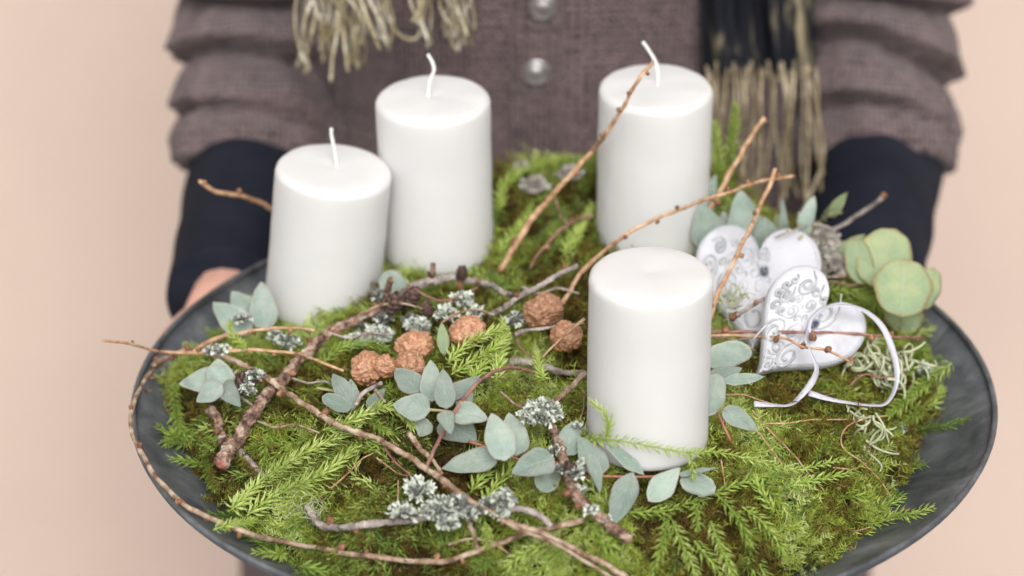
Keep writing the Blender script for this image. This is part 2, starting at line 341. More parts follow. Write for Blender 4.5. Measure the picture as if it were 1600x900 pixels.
def scatter(name, n, size, accept, tintf, up=.55, mtl='moss', liftr=(-.004, .003)):
    VV = []; FF = []; TT = []; off = 0
    cnt = 0
    while cnt < n:
        th = random.uniform(0, 2 * math.pi); rr = mound_R(th) * math.sqrt(random.random()) * 1.015; x, y = rr * math.cos(th), rr * math.sin(th)
        if not accept(x, y): continue
        cnt += 1
        z = max(mound_z(x, y), bowl_z(math.hypot(x, y))) + PL(x, y) + random.uniform(*liftr)
        e = .003; nx = -(mound_z(x + e, y) - mound_z(x - e, y)) / (2 * e); ny = -(mound_z(x, y + e) - mound_z(x, y - e)) / (2 * e)
        nx = max(-1.2, min(1.2, nx)); ny = max(-1.2, min(1.2, ny))
        nrm = Vector((nx, ny, 1)).normalized(); a = random.uniform(0, 2 * math.pi)
        d = Vector((math.cos(a), math.sin(a), 0)); d = (d - nrm * d.dot(nrm)).normalized()
        d = (d + nrm * random.uniform(.1, up * 2)).normalized(); s = d.cross(nrm).normalized(); s = (s + nrm*random.uniform(-.5,.5)).normalized(); q = s.cross(d).normalized() 
        if q.z < 0: q = -q
        sz = size * random.uniform(.6, 1.35); v, f = FR[random.randrange(14)]
        B = np.array([tuple(d * sz), tuple(s * sz), tuple(q * sz)])
        VV.append(v @ B + np.array((x, y, z))); FF.append(f + off); off += len(v)
        t0 = tintf(x, y) + random.uniform(-.27, .27); TT.append(np.clip(t0 + .25 * (v[:, 0] - .5), 0, 1))
    return tag(link_mesh(name, np.concatenate(VV), np.concatenate(FF), M[mtl], smooth_=False, tint=np.concatenate(TT)), kind='stuff')
def browness(x, y):
    p = noise.noise(Vector((x * 13, y * 13, 1.3))) + .6 * noise.noise(Vector((x * 31, y * 31, 5.3))) + .6 * noise.noise(Vector((x * 42, y * 42, 7.7)))
    right = smooth(.03, .14, x) * .16 - smooth(.0, -.08, x) * smooth(.0, -.06, y) * .15
    return max(.10, .35 + p * 1.1) + right
tag(scatter('feather_moss', 18500, .0105, lambda x, y: True, browness), 'soft yellow green feather moss with brown patches covering the cushion', 'moss')
tag(scatter('short_moss', 7500, .0062, lambda x, y: x > -.02 or y < 0, lambda x, y: browness(x, y) + .05, up=.9), 'short fluffy lime moss shoots between the longer moss stems', 'moss')

# ------------------------------------------------ clubmoss
def club_geo(P, nlen=.0058, dens=1400, tintb=.6, stem=.0006, seed=0, taper=True):
    nlen *= 1.18; dens *= 1.45
    rs = random.Random(seed); P = spline(P, 7); fr = frames(P); n = len(P)
    L = [0]
    for i in range(1, n): L.append(L[-1] + (P[i] - P[i - 1]).length)
    V = []; F = []; T = []
    v, f = tube(P, lambda t: stem * (1 - .5 * t), 4); V += v; F += f; T += [tintb * .8] * len(v)
    cnt = max(12, int(L[-1] * dens)); ang = 0; j = 0
    for k in range(cnt):
        s = L[-1] * (k + .5) / cnt
        while j < n - 2 and L[j + 1] < s: j += 1
        u = (s - L[j]) / max(1e-6, L[j + 1] - L[j]); p = P[j].lerp(P[j + 1], u); t, a, b = fr[j]
        ang += 2.4; rd = a * math.cos(ang) + b * math.sin(ang)
        tp = s / L[-1]; ln = nlen * rs.uniform(.75, 1.2) * (1 - .45 * max(0, tp - .75) / .25 if taper else 1)
        fwd = .55 + .6 * tp
        d = (rd + t * fwd * rs.uniform(.6, 1.4)).normalized(); sd_ = d.cross(t); sd_ = sd_.normalized() if sd_.length > 1e-5 else a
        w_ = ln * .105; mid = p + d * ln * .5 + t * ln * .03; tip = p + d * ln * .92 + t * ln * .22
        o = len(V); nn = sd_.cross(d) * w_ * .8
        V += [p, mid + sd_ * w_, tip, mid - sd_ * w_, mid - nn]
        F += [(o, o + 1, o + 4), (o + 1, o + 2, o + 4), (o + 2, o + 3, o + 4), (o + 3, o, o + 4)]
        tt = tintb + rs.uniform(-.15, .15); T += [tt - .1, tt, tt + .15, tt, tt]
    return V, F, T
def PX(pts, lift=None):            # (px, py[, lift]) list to points on the cushion
    return [hit(p[0], p[1], p[2] if len(p) > 2 else (lift or 0)) for p in pts]
CG = 'clubmoss sprigs laid over the moss'
def club(pts, label, lift=.006, tintb=.7, nlen=.0058, dens=1400, seed=None, pts3=None):
    P = pts3 or PX(pts, lift); V, F, T = club_geo(P, nlen, dens, tintb, seed=seed if seed is not None else int(pts[0][0]))
    o = link_mesh('clubmoss_sprig', V, F, M['club'], tint=np.clip(T, 0, 1), origin=P[0], smooth_=False)
    return tag(o, label, 'clubmoss', CG)
# loose, uncountable clubmoss woven through the cushion
V = []; F = []; T = []
cnt = 0
while cnt < 470:
    th = random.uniform(0, 2 * math.pi); q = math.sqrt(random.uniform(.05, 1.0)); rr = mound_R(th) * q; x, y = rr * math.cos(th), rr * math.sin(th)
    keep = .35 + .65 * smooth(.02, -.05, x) if y < .08 else 1
    if x > .08 and y < 0: keep = .5 if q > .85 else .34
    if random.random() > keep: continue
    cnt += 1
    a = th + random.gauss(0, .9); ln = random.uniform(.02, .055); P = []
    for k in range(5):
        s = k / 4; xx = x + math.cos(a) * ln * s; yy = y + math.sin(a) * ln * s; a += random.uniform(-.22, .22)
        if math.hypot(xx, yy) > BR - .012: break
        P.append(Vector((xx, yy, surf(xx, yy) + .001 + .005 * math.sin(s * 2.6))))
    if len(P) < 3: continue
    v, f, t = club_geo(P, .0055, 1150, random.choice((.15, .3, .45, .6, .8)) + random.uniform(-.08, .08), seed=cnt); o = len(V); V += v; F += [tuple(i + o for i in g) for g in f]; T += t
tag(link_mesh('clubmoss_carpet', V, F, M['club'], smooth_=False, tint=np.clip(T, 0, 1)), 'tangle of short green clubmoss shoots woven through the moss cushion', 'clubmoss', kind='stuff')
# ------------------------------------------------ candles
def candle(px, py, wpx, hpx, tilt, wick_pts, label, dome=.0012, yaw=0, fwd=0, zoff=0.0):
    b = hit(px, py, -.002); Z = (b - CAM).dot(FW); r = wpx / 2 * Z / FPX * .976; h = hpx * Z / FPX / math.cos(PITCH) * 1.0
    root = empty('pillar_candle', b, label, 'candle', 'four white pillar candles on the moss')
    bev = .0046; prof = [(.0005, 0), (r * .93, 0), (r * .985, .0012), (r, .004)]
    for i in range(1, 14): prof.append((r * (1 + .0015 * math.sin(i * 1.7)), .004 + (h - .004 - bev) * i / 14))
    for i in range(7):
        a = i / 6 * math.pi / 2; prof.append((r - bev + bev * math.cos(a), h - bev + bev * math.sin(a)))
    for q in (.74, .64, .5, .3, .15, .06, .001): prof.append((r * q, h + dome * (1 - q * q) - (.0012 * math.exp(-(q / .12) ** 2) if wick_pts else .0009 * math.exp(-(q / .16) ** 2))))
    V, F = lathe(prof, 96); V = [Vector((v.x, v.y, v.z)) + Vector((v.x, v.y, 0)).normalized() * (.00045 * noise.noise(v * 38 + Vector((px, 0, 0))) + .00018 * noise.noise(v * 160)) + Vector((0, 0, .0007 * noise.noise(v * 60 + Vector((0, px, 0))) if v.z > h * .9 else 0)) for v in V]; wx = link_mesh('wax', V, F, M['wax'], None); wx.parent = root
    if wick_pts:
        P = [Vector((x, y, h + z * 1.42)) for x, y, z in wick_pts]; P[0].z -= .003
        V, F = tube(spline(P, 5), .00105, 8, wob=.25, seed=px); k = link_mesh('wick', V, F, M['wick'], None); k.parent = root
    root.rotation_euler = (R(fwd), R(tilt), 0)
    return root
# wick offsets are metres on the candle's own top
candle(503, 478, 183, 213, 6.0, [(.002, 0, 0), (.000, 0, .006), (-.003, 0, .014), (-.0035, -.0005, .0175)], 'white pillar candle with a short straight wick, leftmost, leaning slightly right')
candle(684, 392, 179, 233, -1.0, [(-.003, 0, 0), (-.0015, 0, .007), (.001, 0, .0115), (.0005, 0, .015), (-.002, 0, .019)], 'white pillar candle behind the leaning one, its wick bent like an elbow')
candle(1018, 374, 179, 232, .3, [(.001, 0, 0), (.0005, 0, .007), (-.001, 0, .011), (-.005, 0, .016), (-.0085, 0, .0195)], 'white pillar candle at the back right, twig crossing it, wick bent left')
FCR = candle(1011, 689, 194, 262, 0, [], 'largest looking white pillar candle, at the front without a visible wick')

FC = FCR.location
# ------------------------------------------------ person in brown cardigan
person = empty('person', (0, .42, -1.07), 'person in a mauve brown knitted cardigan and fringed scarf holding the bowl with both hands', 'person')
def ring_body(rows, ns=72, folds=None):
    """rows: (cx, cy, z, rx, ry)"""
    V = []; UVs = []
    for i, (cx, cy, z, rx, ry) in enumerate(rows):
        for k in range(ns):
            a = 2 * math.pi * k / ns; c, s = math.cos(a), math.sin(a)
            e = .82; x = math.copysign(abs(c) ** e, c) * rx; y = math.copysign(abs(s) ** e, s) * ry
            d = folds(a, z) if folds else 0
            V.append(Vector((cx + x * (1 + d), cy + y * (1 + d), z))); UVs.append((k / ns * 1.1, z))
    return V, grid_faces(len(rows), ns, True), UVs
def lerp_rows(keys, step=.012):
    out = []; z = keys[0][2]
    while z < keys[-1][2]:
        for a, b in zip(keys, keys[1:]):
            if a[2] <= z <= b[2]:
                t = smooth(a[2], b[2], z); out.append(tuple(a[i] + (b[i] - a[i]) * t if i != 2 else z for i in range(5))); break
        z += step
    out.append(keys[-1]); return out
def tfold(a, z): return .018 * noise.noise(Vector((math.cos(a) * 2.2, math.sin(a) * 2.2, z * 5))) + .006 * noise.noise(Vector((math.cos(a) * 6, math.sin(a) * 6, z * 16)))
CY = .425
rows = lerp_rows([(0, CY, -.50, .235, .135), (0, CY, -.36, .228, .135), (0, CY, -.2, .205, .125), (0, CY, -.02, .178, .112), (0, CY + .005, .12, .180, .112), (0, CY + .01, .30, .195, .118), (0, CY + .02, .39, .165, .095), (0, CY + .03, .44, .08, .07)])
V, F, UV_ = ring_body(rows, 96, tfold)
card = link_mesh('cardigan', V, F, M['knit'], person, uv=UV_)
torso_bvh = BVHTree.FromPolygons(V, F)
rows = lerp_rows([(0, CY, -1.05, .26, .17), (0, CY, -.8, .25, .16), (0, CY, -.46, .222, .125)])
V, F, UV_ = ring_body(rows, 96, tfold); link_mesh('skirt', V, F, M['skirt'], person, uv=UV_)
def on_torso(px, py, off=0):
    d = ray(px, py).normalized(); h, n, i, dist = torso_bvh.ray_cast(CAM, d)
    return h - d * off, n
# placket strip
V = []; UV_ = []; cols = [800, 803, 806, 822, 840, 858, 872, 875, 878]; offs = [0, .0022, .003, .0032, .0034, .0032, .003, .0022, 0]
pys = list(range(-120, 460, 12))
for py in pys:
    for x, o in zip(cols, offs):
        p, n = on_torso(x + (py - 112) * -.02, py, o + .0008); V.append(p); UV_.append((p.x, p.z))
link_mesh('placket', V, grid_faces(len(pys), len(cols)), M['knit'], person, uv=UV_)
pk = link_mesh  # shorthand
for px_, off in ((822, .0042), (858, .0042)):      # ribbed ridges of the placket
    P = [on_torso(px_ + (py - 112) * -.02, py, off)[0] for py in pys]
    V, F = tube(P, .0012, 6, wob=.3); link_mesh('rib_seam', V, F, M['knit'], person, uv=[(v.x, v.z) for v in V])
for bx, by in ((848, 10), (838, 112), (856, -92)):
    p, n = on_torso(bx, by, .0050); prof = [(.0001, .0042), (.002, .0041), (.0045, .0034), (.0062, .0026), (.0068, .0029), (.0076, .0030), (.0086, .0022), (.0089, .0008), (.0080, -.001), (.0001, -.001)]
    V, F = lathe(prof, 32); q = n.to_track_quat('Z', 'Y') if n.dot(p - CAM) < 0 else (-n).to_track_quat('Z', 'Y')
    V = [q @ v + p for v in V]; bt = link_mesh('button', V, F, M['pewter'], card)
    bt.location = (0, 0, 0); bt.matrix_parent_inverse.identity(); bt.location = -(card.location + person.location)
    # stitched buttonhole under the button
    e = [p + Vector((dx, -.001, -.0135 + dz)) for dx, dz in ((-.012, 0), (0, .0006), (.012, 0), (0, -.001), (-.012, -.0002))]
    V, F = tube(e, .0009, 5); bh = link_mesh('buttonhole', V, F, M['stitch'], card); bh.location = -(card.location + person.location)
# arms
def limb(path, rad, ns, m, name, fold=None, uvs=1, parent=person, sub=6):
    P = spline(path, sub); fr = frames(P); n = len(P); V = []; UV_ = []; L = 0
    mf_ = fr[n * 2 // 3]; a0 = math.atan2(FW.dot(mf_[2]), FW.dot(mf_[1]))      # the seam runs down the side away from the viewer
    for i, p in enumerate(P):
        if i: L += (p - P[i - 1]).length
        t = i / (n - 1); rx, ry = rad(t)
        for k in range(ns):
            a = a0 + 2 * math.pi * k / ns; f = fold(t, a, L, .5 - .5 * math.cos(a - a0)) if fold else 0
            V.append(p + fr[i][1] * math.cos(a) * (rx + f) + fr[i][2] * math.sin(a) * (ry + f)); UV_.append((k / ns * .36, L))
    F = grid_faces(n, ns, True); F.append(tuple(range(ns))[::-1]); F.append(tuple(range((n - 1) * ns, n * ns)))
    return link_mesh(name, V, F, m, parent, uv=UV_)
def arm(side):
    if side < 0:
        sh = Vector((-.185, .44, .36)); el = at_y(412, 35, .405); cu = at_y(402, 262, .345); wr = at_y(352, 470, .178); hd = at_y(372, 548, .105)
    else:
        sh = Vector((.185, .44, .36)); el = at_y(1362, 35, .405); cu = at_y(1366, 262, .345); wr = at_y(1350, 430, .195); hd = at_y(1325, 540, .115)
    def ffold(t, a, L, face):      # rolled, pushed up knit folds
        ph = L + .009 * math.sin(a * side + 1.0) + .006 * noise.noise(Vector((math.cos(a) * 1.1, math.sin(a) * 1.1, L * 9 + side)))
        amp = smooth(.30, .5, t); s_ = (ph / .044) % 1.0; q = s_ ** .6 * (1 - smooth(.80, 1.0, s_))
        amp2 = 1 - .75 * smooth(.80, .88, t)
        return amp * amp2 * .030 * (.10 + 1.0 * face) * (q - .60) + .006 * noise.noise(Vector((math.cos(a) * 3, math.sin(a) * 3, L * 25)))
    mid = sh.lerp(el, .55) + Vector((side * .012, 0, 0))
    path = [sh, mid, el + Vector((side * .006, .012, .03)), el.lerp(cu, .45), cu]
    def srad(t):
        e = smooth(.93, 1, t); r0 = .0495 + .0055 * smooth(.2, .6, t) + .004 * smooth(.8, .95, t) - .004 * e; return (r0, r0)
    limb(path, srad, 96, M['knit'], 'cardigan_sleeve', ffold, sub=64)
    def jf(t, a, L, face): return .0025 * noise.noise(Vector((math.cos(a) * 1.2, math.sin(a) * 1.2, L * 22))) * (1 - abs(2*t-1)**4)
    inner = el.lerp(cu, .86)
    limb([inner, cu, cu.lerp(wr, .5), wr], lambda t: (.0495 - .013 * t,) * 2, 56, M['jersey'], 'undersleeve', jf, sub=14)
    # a second hem showing just under the roll
    return wr, hd, el, sh, cu
A = {s: arm(s) for s in (-1, 1)}
# body: one skinned figure under the clothes, with hands
me = bpy.data.meshes.new('body'); vs = []; es = []; rs_ = []
def nv(p, r, par=None):
    vs.append(tuple(p)); rs_.append(r if isinstance(r, tuple) else (r, r)); i = len(vs) - 1
    if par is not None: es.append((par, i))
    return i
pel = nv((0, CY, -.28), (.14, .09)); sp1 = nv((0, CY + .01, -.08), (.12, .08), pel); sp2 = nv((0, CY + .02, .12), (.13, .08), sp1); ch = nv((0, CY + .02, .30), (.13, .08), sp2)
nk = nv((0, CY + .03, .42), .05, ch); nv((0, CY + .02, .50), .048, nk)
for s in (-1, 1):
    hp = nv((s * .08, CY, -.42), .085, pel); kn = nv((s * .085, CY - .01, -.70), .06, hp); an = nv((s * .085, CY + .02, -1.02), .035, kn); nv((s * .09, CY - .12, -1.045), .025, an)
    wr, hd, el, sh, cu = A[s]
    a1 = nv(Vector(sh) + Vector((-s * .01, 0, -.01)), .034, ch); a2 = nv(sh.lerp(el, .55), .030, a1); a3 = nv(el, .026, a2); a35 = nv(cu, .030, a3); a4 = nv(cu.lerp(wr, .5), .028, a35); a5 = nv(wr, (.0255, .022), a4)
    dirh = (hd - wr).normalized(); inw = Vector((-s, 0, 0))
    # palm goes under the dish, fingers fan out beneath it, thumb lies along the outside edge
    def under(x, y, gap): return Vector((x, y, bowl_z(min(BR, math.hypot(x, y))) + PL(x, y) - gap))
    pc = wr + dirh * .035 + inw * .006; pc.z = min(pc.z, under(pc.x, pc.y, .020).z)
    a6 = nv(pc, (.030, .017), a5); pd = wr + dirh * .062 + inw * .022; pd.z = under(pd.x, pd.y, .018).z; a7 = nv(pd, (.032, .013), a6)
    side_ = Vector((-dirh.y, dirh.x, 0)).normalized() * -s   # across the palm, outward
    for k, ln in enumerate((.070, .078, .072, .056)):
        r0 = pd + Vector((s * (.026 - .018 * k), -.014 - .002 * k, 0)); ang = R(-62 + 21 * k)
        fd = Vector((-s * math.cos(ang * .6 + R(40)), -math.sin(R(70) - R(16) * k), 0)).normalized(); par = a7
        for j, (q, rr) in enumerate(((.18, .0088), (.45, .0084), (.75, .0078), (1.0, .0066))):
            p = r0 + fd * ln * q; p.z = under(p.x, p.y, .0085 + .002 * math.sin(q * 3)).z; par = nv(p, rr, par)
    t0 = wr + dirh * .030 + Vector((s * .024, 0, -.004)); t0.z = min(t0.z, under(t0.x, t0.y, .014).z if math.hypot(t0.x, t0.y) < BR else t0.z)
    b1 = nv(t0, .013, a6); t1 = t0 + Vector((s * .010, -.026, 0)); t1.z = (under(t1.x, t1.y, .013).z if math.hypot(t1.x, t1.y) < BR else t0.z); b2 = nv(t1, .0105, b1); t2 = t1 + Vector((s * .002, -.024, 0)); t2.z = (under(t2.x, t2.y, .012).z if math.hypot(t2.x, t2.y) < BR else t1.z); nv(t2, .0088, b2)
me.from_pydata(vs, es, []); body = bpy.data.objects.new('body', me); COL.objects.link(body)
sm = body.modifiers.new('skin', 'SKIN'); sv = me.skin_vertices[0].data
for i, r in enumerate(rs_): sv[i].radius = r
sv[0].use_root = True; sm.use_smooth_shade = True
ss = body.modifiers.new('sub', 'SUBSURF'); ss.levels = ss.render_levels = 2
me.materials.append(M['skin']); body.parent = person; body.location = -person.location
dg = bpy.context.evaluated_depsgraph_get(); bm2 = bpy.data.meshes.new_from_object(body.evaluated_get(dg)); body.modifiers.clear(); body.data = bm2
bm2.name = 'body'; bm2.polygons.foreach_set('use_smooth', np.ones(len(bm2.polygons), dtype=bool))

# scarf: right end in view, left end just above the picture, fringes hanging from both
def scarf_end(x0, x1, ybot, name, m, ytop=-330):
    nu, nvv = 30, 70; top = []; 
    for i in range(nu):
        py = ybot + (ytop - ybot) * i / (nu - 1)
        for k in range(nvv):
            u = k / (nvv - 1); px = x0 + (x1 - x0) * u - (py - ybot) * -.10 * (i / nu)
            wob = (7 * math.sin(u * 9 + 1) + 3 * math.sin(u * 23)) * max(0, 1 - i / 2)
            p = at_y(px, py + wob, .31)
            h, n = on_torso(px, py)[0:2]
            yb = h.y - .008 if h else .3
            fold = .007 * math.sin(u * 26 + 1.5 * math.sin(i * .12)) + .006 * math.sin(u * 11 + i * .07 + 2) + .004 * noise.noise(Vector((u * 5, i * .2, 0)))
            top.append(at_y(px, py + wob, yb - .014 + fold))
    n = len(top); V = top + [v + Vector((0, .0035, 0)) for v in top]; F = grid_faces(nu, nvv) ; F += [tuple(q + n for q in f[::-1]) for f in grid_faces(nu, nvv)]
    for k in range(nvv - 1): F.append((k, k + 1 + 0, n + k + 1, n + k))
    for i in range(nu - 1): a = i * nvv; F.append((a, n + a, n + a + nvv, a + nvv)); a += nvv - 1; F.append((a, a + nvv, n + a + nvv, n + a))
    return link_mesh(name, V, F, m, person)
scR = scarf_end(1096, 1276, 112, 'scarf', M['scarf']); scL = scarf_end(455, 750, -45, 'scarf', M['scarf'])
def strand(parent, x0, y0, x1, y1, m, sway=12, r=.00095, y=None, loop=False):
    P = []; n = 7; ph = random.uniform(0, 6)
    for i in range(n):
        t = i / (n - 1); px = x0 + (x1 - x0) * t + sway * math.sin(ph + t * 4.2) * t ** .5; py = y0 + (y1 - y0) * t
        yy = (y if y is not None else .288) + .004 * math.sin(ph * 2 + t * 5) - .010 * t + .020 * (1 - t) ** 8
        P.append(at_y(px, py, yy))
    V, F = tube(spline(P, 4), lambda t: r * (1 + .25 * math.sin(t * 60 + ph)) * (1.0 if t < .9 else 1.35 - 3 * abs(t - .95)), 6)
    o = link_mesh('fringe_strand', V, F, m, parent); o.location = -(parent.location + person.location); return o
for i in range(25):
    u = (i // 2) / 12; x = 1104 + 164 * u + random.uniform(-6, 6)
    strand(scR, x, 104 + 9*math.sin(i*1.7), x + random.uniform(-22, 26), random.uniform(285, 350), M['fringe'], sway=random.uniform(5, 14), y=random.uniform(.268, .292))
strand(scR, 1262, 100, 1262, 345, M['fringe'], sway=2, y=.262)
P = [at_y(a, b_, .255) for a, b_ in ((1258, 105), (1272, 150), (1284, 210), (1286, 250), (1272, 290), (1252, 335))]; V, F = tube(spline(P, 5), .0011, 6); o = link_mesh('fringe_strand', V, F, M['fringe'], scR); o.location = -(scR.location + person.location)
LS = [(468, 470, 105), (476, 488, 60), (486, 484, 118), (492, 505, 85), (500, 520, 100), (510, 508, 70), (518, 533, 128), (526, 545, 98), (536, 540, 112), (545, 566, 104), (556, 560, 70), (566, 575, 108), (548, 585, 60), (575, 590, 78), (585, 600, 70), (598, 607, 78), (520, 560, 50), (560, 520, 60), (500, 545, 60), (480, 515, 40),
      (655, 664, 62), (662, 672, 74), (648, 650, 40), (682, 705, 40), (696, 712, 62), (706, 720, 80), (718, 716, 68), (728, 722, 55), (738, 732, 48), (712, 730, 74), (690, 724, 50)]
for a, b_, c in LS:
    for q in range(2): strand(scL, a + random.uniform(-3, 3), -60, b_ + random.uniform(-4, 4), c - q * random.uniform(0, 9), M['fringeL'], sway=random.uniform(4, 17), y=random.uniform(.245, .278), r=.0009)
P = [at_y(a, b_, .262) for a, b_ in ((600, -50), (604, 20), (625, 55), (650, 60), (660, 35), (668, -30))]; V, F = tube(spline(P, 5), .0010, 6); o = link_mesh('fringe_strand', V, F, M['fringeL'], scL); o.location = -(scL.location + person.location)
M['litter'] = mat('litter', [(.35, (.10, .05, .03)), (.5, (.26, .14, .08)), (.65, (.46, .32, .20))], scale=45, rough=.9)
# ------------------------------------------------ twigs and branches
def PXm(pts, lift):
    return [hit(p[0], p[1], p[2] if len(p) > 2 else lift) for p in pts]
def twig(pts, wpx, m, label, lift=.010, buds=(), name='larch_twig', cat='twig', group='larch twigs laid across the arrangement', taper=.55, cut=None, n=6, bark_wob=.25, parent=None, budr=1.0, autobud=0, cutend=0):
    P = spline(PXm(pts, lift), n); Z = (P[0] - CAM).dot(FW); r0 = wpx * .86 / 2 * Z / FPX
    sd = random.random() * 50
    P = [p + Vector((noise.noise(p * 90 + Vector((sd, 0, 0))), noise.noise(p * 90 + Vector((0, sd, 0))), noise.noise(p * 90 + Vector((0, 0, sd))))) * min(.0016, r0 * .6) for p in P]
    big = wpx > 10
    if big: P = spline(P, 3)
    V, F = tube(P, lambda t: r0 * (1 - (1 - taper) * t), 16 if big else 9, wob=bark_wob, seed=sd, fine=.45 if big else .25)
    if parent is None:
        root = link_mesh(name, V, F, m, None, origin=P[0]); tag(root, label, cat, group)
    else: root = link_mesh(name, V, F, m, parent, origin=P[0])
    L = len(P) - 1; bl = [(b, 1.0) if not isinstance(b, tuple) else b for b in buds]
    bl += [(random.uniform(.05, .97), random.uniform(.45, .8)) for _ in range(autobud)]
    if parent is None:
        for b, sz in bl:         # knobbly short shoots along the twig
            i = min(L - 1, int(b * L)); p = P[i].lerp(P[i + 1], b * L - i); t = (P[i + 1] - P[i]).normalized()
            a = random.uniform(0, 6.28); u = t.cross(Vector((0, 0, 1))).normalized(); v = t.cross(u); d = (u * math.cos(a) + v * math.sin(a) - FW * .35).normalized()
            rr = r0 * (1 - (1 - taper) * b); br = max(.0011, rr * 1.05) * sz * budr; q = d.to_track_quat('Z', 'Y')
            prof = [(br * .9, -rr * .4), (br * .75, rr * .6), (br * 1.05, rr + br * .7), (br * 1.1, rr + br * 1.3), (br * .7, rr + br * 1.9), (.00005, rr + br * 2.05)]
            bv, bf = lathe(prof, 8); bv = [q @ (x * (1 + .25 * noise.noise(x * 900 + Vector((a, a, a))))) + p for x in bv]; link_mesh('bud', bv, bf, M['bud'], root, origin=p)
        if cut:
            for e in ([0] if cut != 'both' else [0, 1]):
                e_ = cutend if cut != 'both' else e
                p = P[0] if not e_ else P[-1]; t = (P[0] - P[1]).normalized() if not e_ else (P[-1] - P[-2]).normalized(); rr = r0 * (1 if not e_ else taper) * .8
                q = t.to_track_quat('Z', 'Y'); cv, cf = lathe([(rr, -.0004), (rr, .0005), (rr * .5, .0008), (.00005, .0006)], 12); link_mesh('cut_end', [q @ x + p for x in cv], cf, M['cutred' if cut == 'red' else 'cut'], root, origin=p)
    root['_p'] = [c for p in P for c in p]
    return root
TW = {}
def in_front(px, py, gap):           # on the near side of the front candle, clear of the wax by gap
    x = CAM.x; c = FC; y = c.y - .036 - gap
    p = at_y(px, py, y)
    dx = min(abs(p.x - c.x), .034); return at_y(px, py, c.y - math.sqrt(max(0, .0345 ** 2 - dx * dx)) - gap)
TW['rim'] = twig([(258, 562, .016), (228, 590, .016), (206, 640, .014), (208, 680, .012), (235, 733, .012), (262, 765, .010), (290, 790, .009), (330, 810, .010), (385, 832, .014), (440, 846, .012), (500, 857, .010), (560, 867), (640, 876), (693, 877), (743, 863), (817, 835), (870, 823), (912, 813, .012)], 7.5, M['larch'],
     'long thin larch twig curving along the left front rim of the bowl', buds=(.12, .2, (.34, 1.2), (.4, 1.1), .46, (.52, .8), (.62, 1.3), (.655, .8), (.75, 1.1), (.8, .8), .9), taper=1.35, lift=.012)
TW['b1'] = twig([(347, 724, .018), (367, 690), (400, 640), (443, 590), (480, 551), (504, 529), (533, 510), (585, 486), (607, 472, .012), (650, 446, .012)], 27, M['bark'],
     'thickest bark covered branch, its reddish cut end pointing down left', lift=.020, name='branch', cat='branch', group='lichen covered branches', taper=.42, cut='red', buds=((.35, .55), (.5, .5), (.62, .5), (.8, .6), (.93, .6)), bark_wob=.35)
TW['b1b'] = twig([(640, 450, .016), (675, 438), (702, 434), (735, 438), (761, 444), (790, 458), (812, 468, .006)], 15, M['greybark'],
     'grey knotty branch arching in front of the bent wick candle', lift=.022, name='branch', cat='branch', group='lichen covered branches', taper=.55, buds=((.2, 1.0), (.42, 1.0), (.55, .8)), bark_wob=.35)
TW['b2'] = twig([(858, 645, .016), (862, 665), (873, 690), (882, 723), (893, 757), (913, 788), (940, 812), (982, 843, .017)], 15, M['bark'],
     'upright dark branch with lichen, cut end pointing to the bottom front', lift=.021, name='branch', cat='branch', group='lichen covered branches', taper=1.25, cut='pale', cutend=1, buds=((.3, .8), (.45, .8), (.52, .9), (.6, .7), (.7, .5)), bark_wob=.4)
TW['b3'] = twig([(480, 790, .008), (500, 822), (550, 821), (600, 816), (640, 812), (700, 806), (760, 797), (807, 796), (838, 803), (862, 822, .012)], 13, M['greybark'],
     'low grey branch under the white lichen near the front edge', lift=.016, name='branch', cat='branch', group='lichen covered branches', taper=.9, buds=((.15, 1.0), (.22, .8), (.6, .7)), bark_wob=.35)
TW['main'] = twig([(318, 546, .022), (345, 555), (373, 568), (400, 580), (427, 594), (440, 607), (470, 629), (503, 650), (545, 671), (587, 683), (622, 704), (660, 728), (700, 757), (743, 787), (793, 813), (860, 840), (927, 873), (985, 905)], 10.5, M['larch'],
     'long straight larch twig running diagonally from left to bottom centre', lift=.024, taper=.9, buds=((.2, .9), (.3, 1), (.41, 1.2), (.5, .6), (.57, .7), (.7, .6), (.82, .6), (.93, .6)))
TW['main2'] = twig([(745, 785, .026), (800, 822), (850, 841), (900, 868), (960, 905)], 7, M['larch'],
     'thinner larch twig lying doubled beside the long diagonal one at bottom centre', lift=.026, taper=.9, buds=(.3, .7))
twig([(160, 532, .050), (190, 535, .045), (213, 540, .040), (240, 547, .036), (267, 551, .032), (320, 552, .026), (345, 560, .02)], 4.5, M['larchO'], 'thin orange twig tip sticking out past the left rim', taper=1.7, buds=((.3, .8), (.55, .8), .8), n=7)
twig([(300, 552, .028), (317, 538), (345, 527), (373, 521), (405, 515), (435, 512), (465, 514), (492, 516)], 8, M['larchO'], 'orange twig passing across the foot of the leaning candle', lift=.028, taper=.6, buds=((.2, .8), .5, .8, (.95, .8)))
twig([(355, 549), (400, 547), (435, 549), (467, 553), (500, 565), (538, 580)], 7, M['larchO'], 'orange twig pointing at the leftmost seed pod', lift=.026, taper=.7, buds=((.15, .7), .35, (.6, .9)))
twig([(640, 677), (655, 698), (673, 718), (690, 742)], 11, M['larch'], 'short brown twig dropping onto the long diagonal twig', lift=.018, buds=((.3, .7), .95))
twig([(833, 581, .024), (815, 576, .027), (793, 575, .03), (770, 582, .032), (753, 593, .033), (735, 610, .033), (713, 640, .032), (697, 668, .03), (680, 700, .027), (663, 735, .022)], 6, M['larchD'], 'dark thin arched twig crossing over the eucalyptus leaves', taper=1.2, buds=((.1, .7), .35, (.62, 1.2), .8))
twig([(767, 493, .012), (795, 476, .02), (820, 459, .024), (860, 437, .028), (902, 415, .032)], 11, M['greybark'], 'short pale grey twig rising to the right in the centre', buds=((.4, .9), .9), taper=.8)
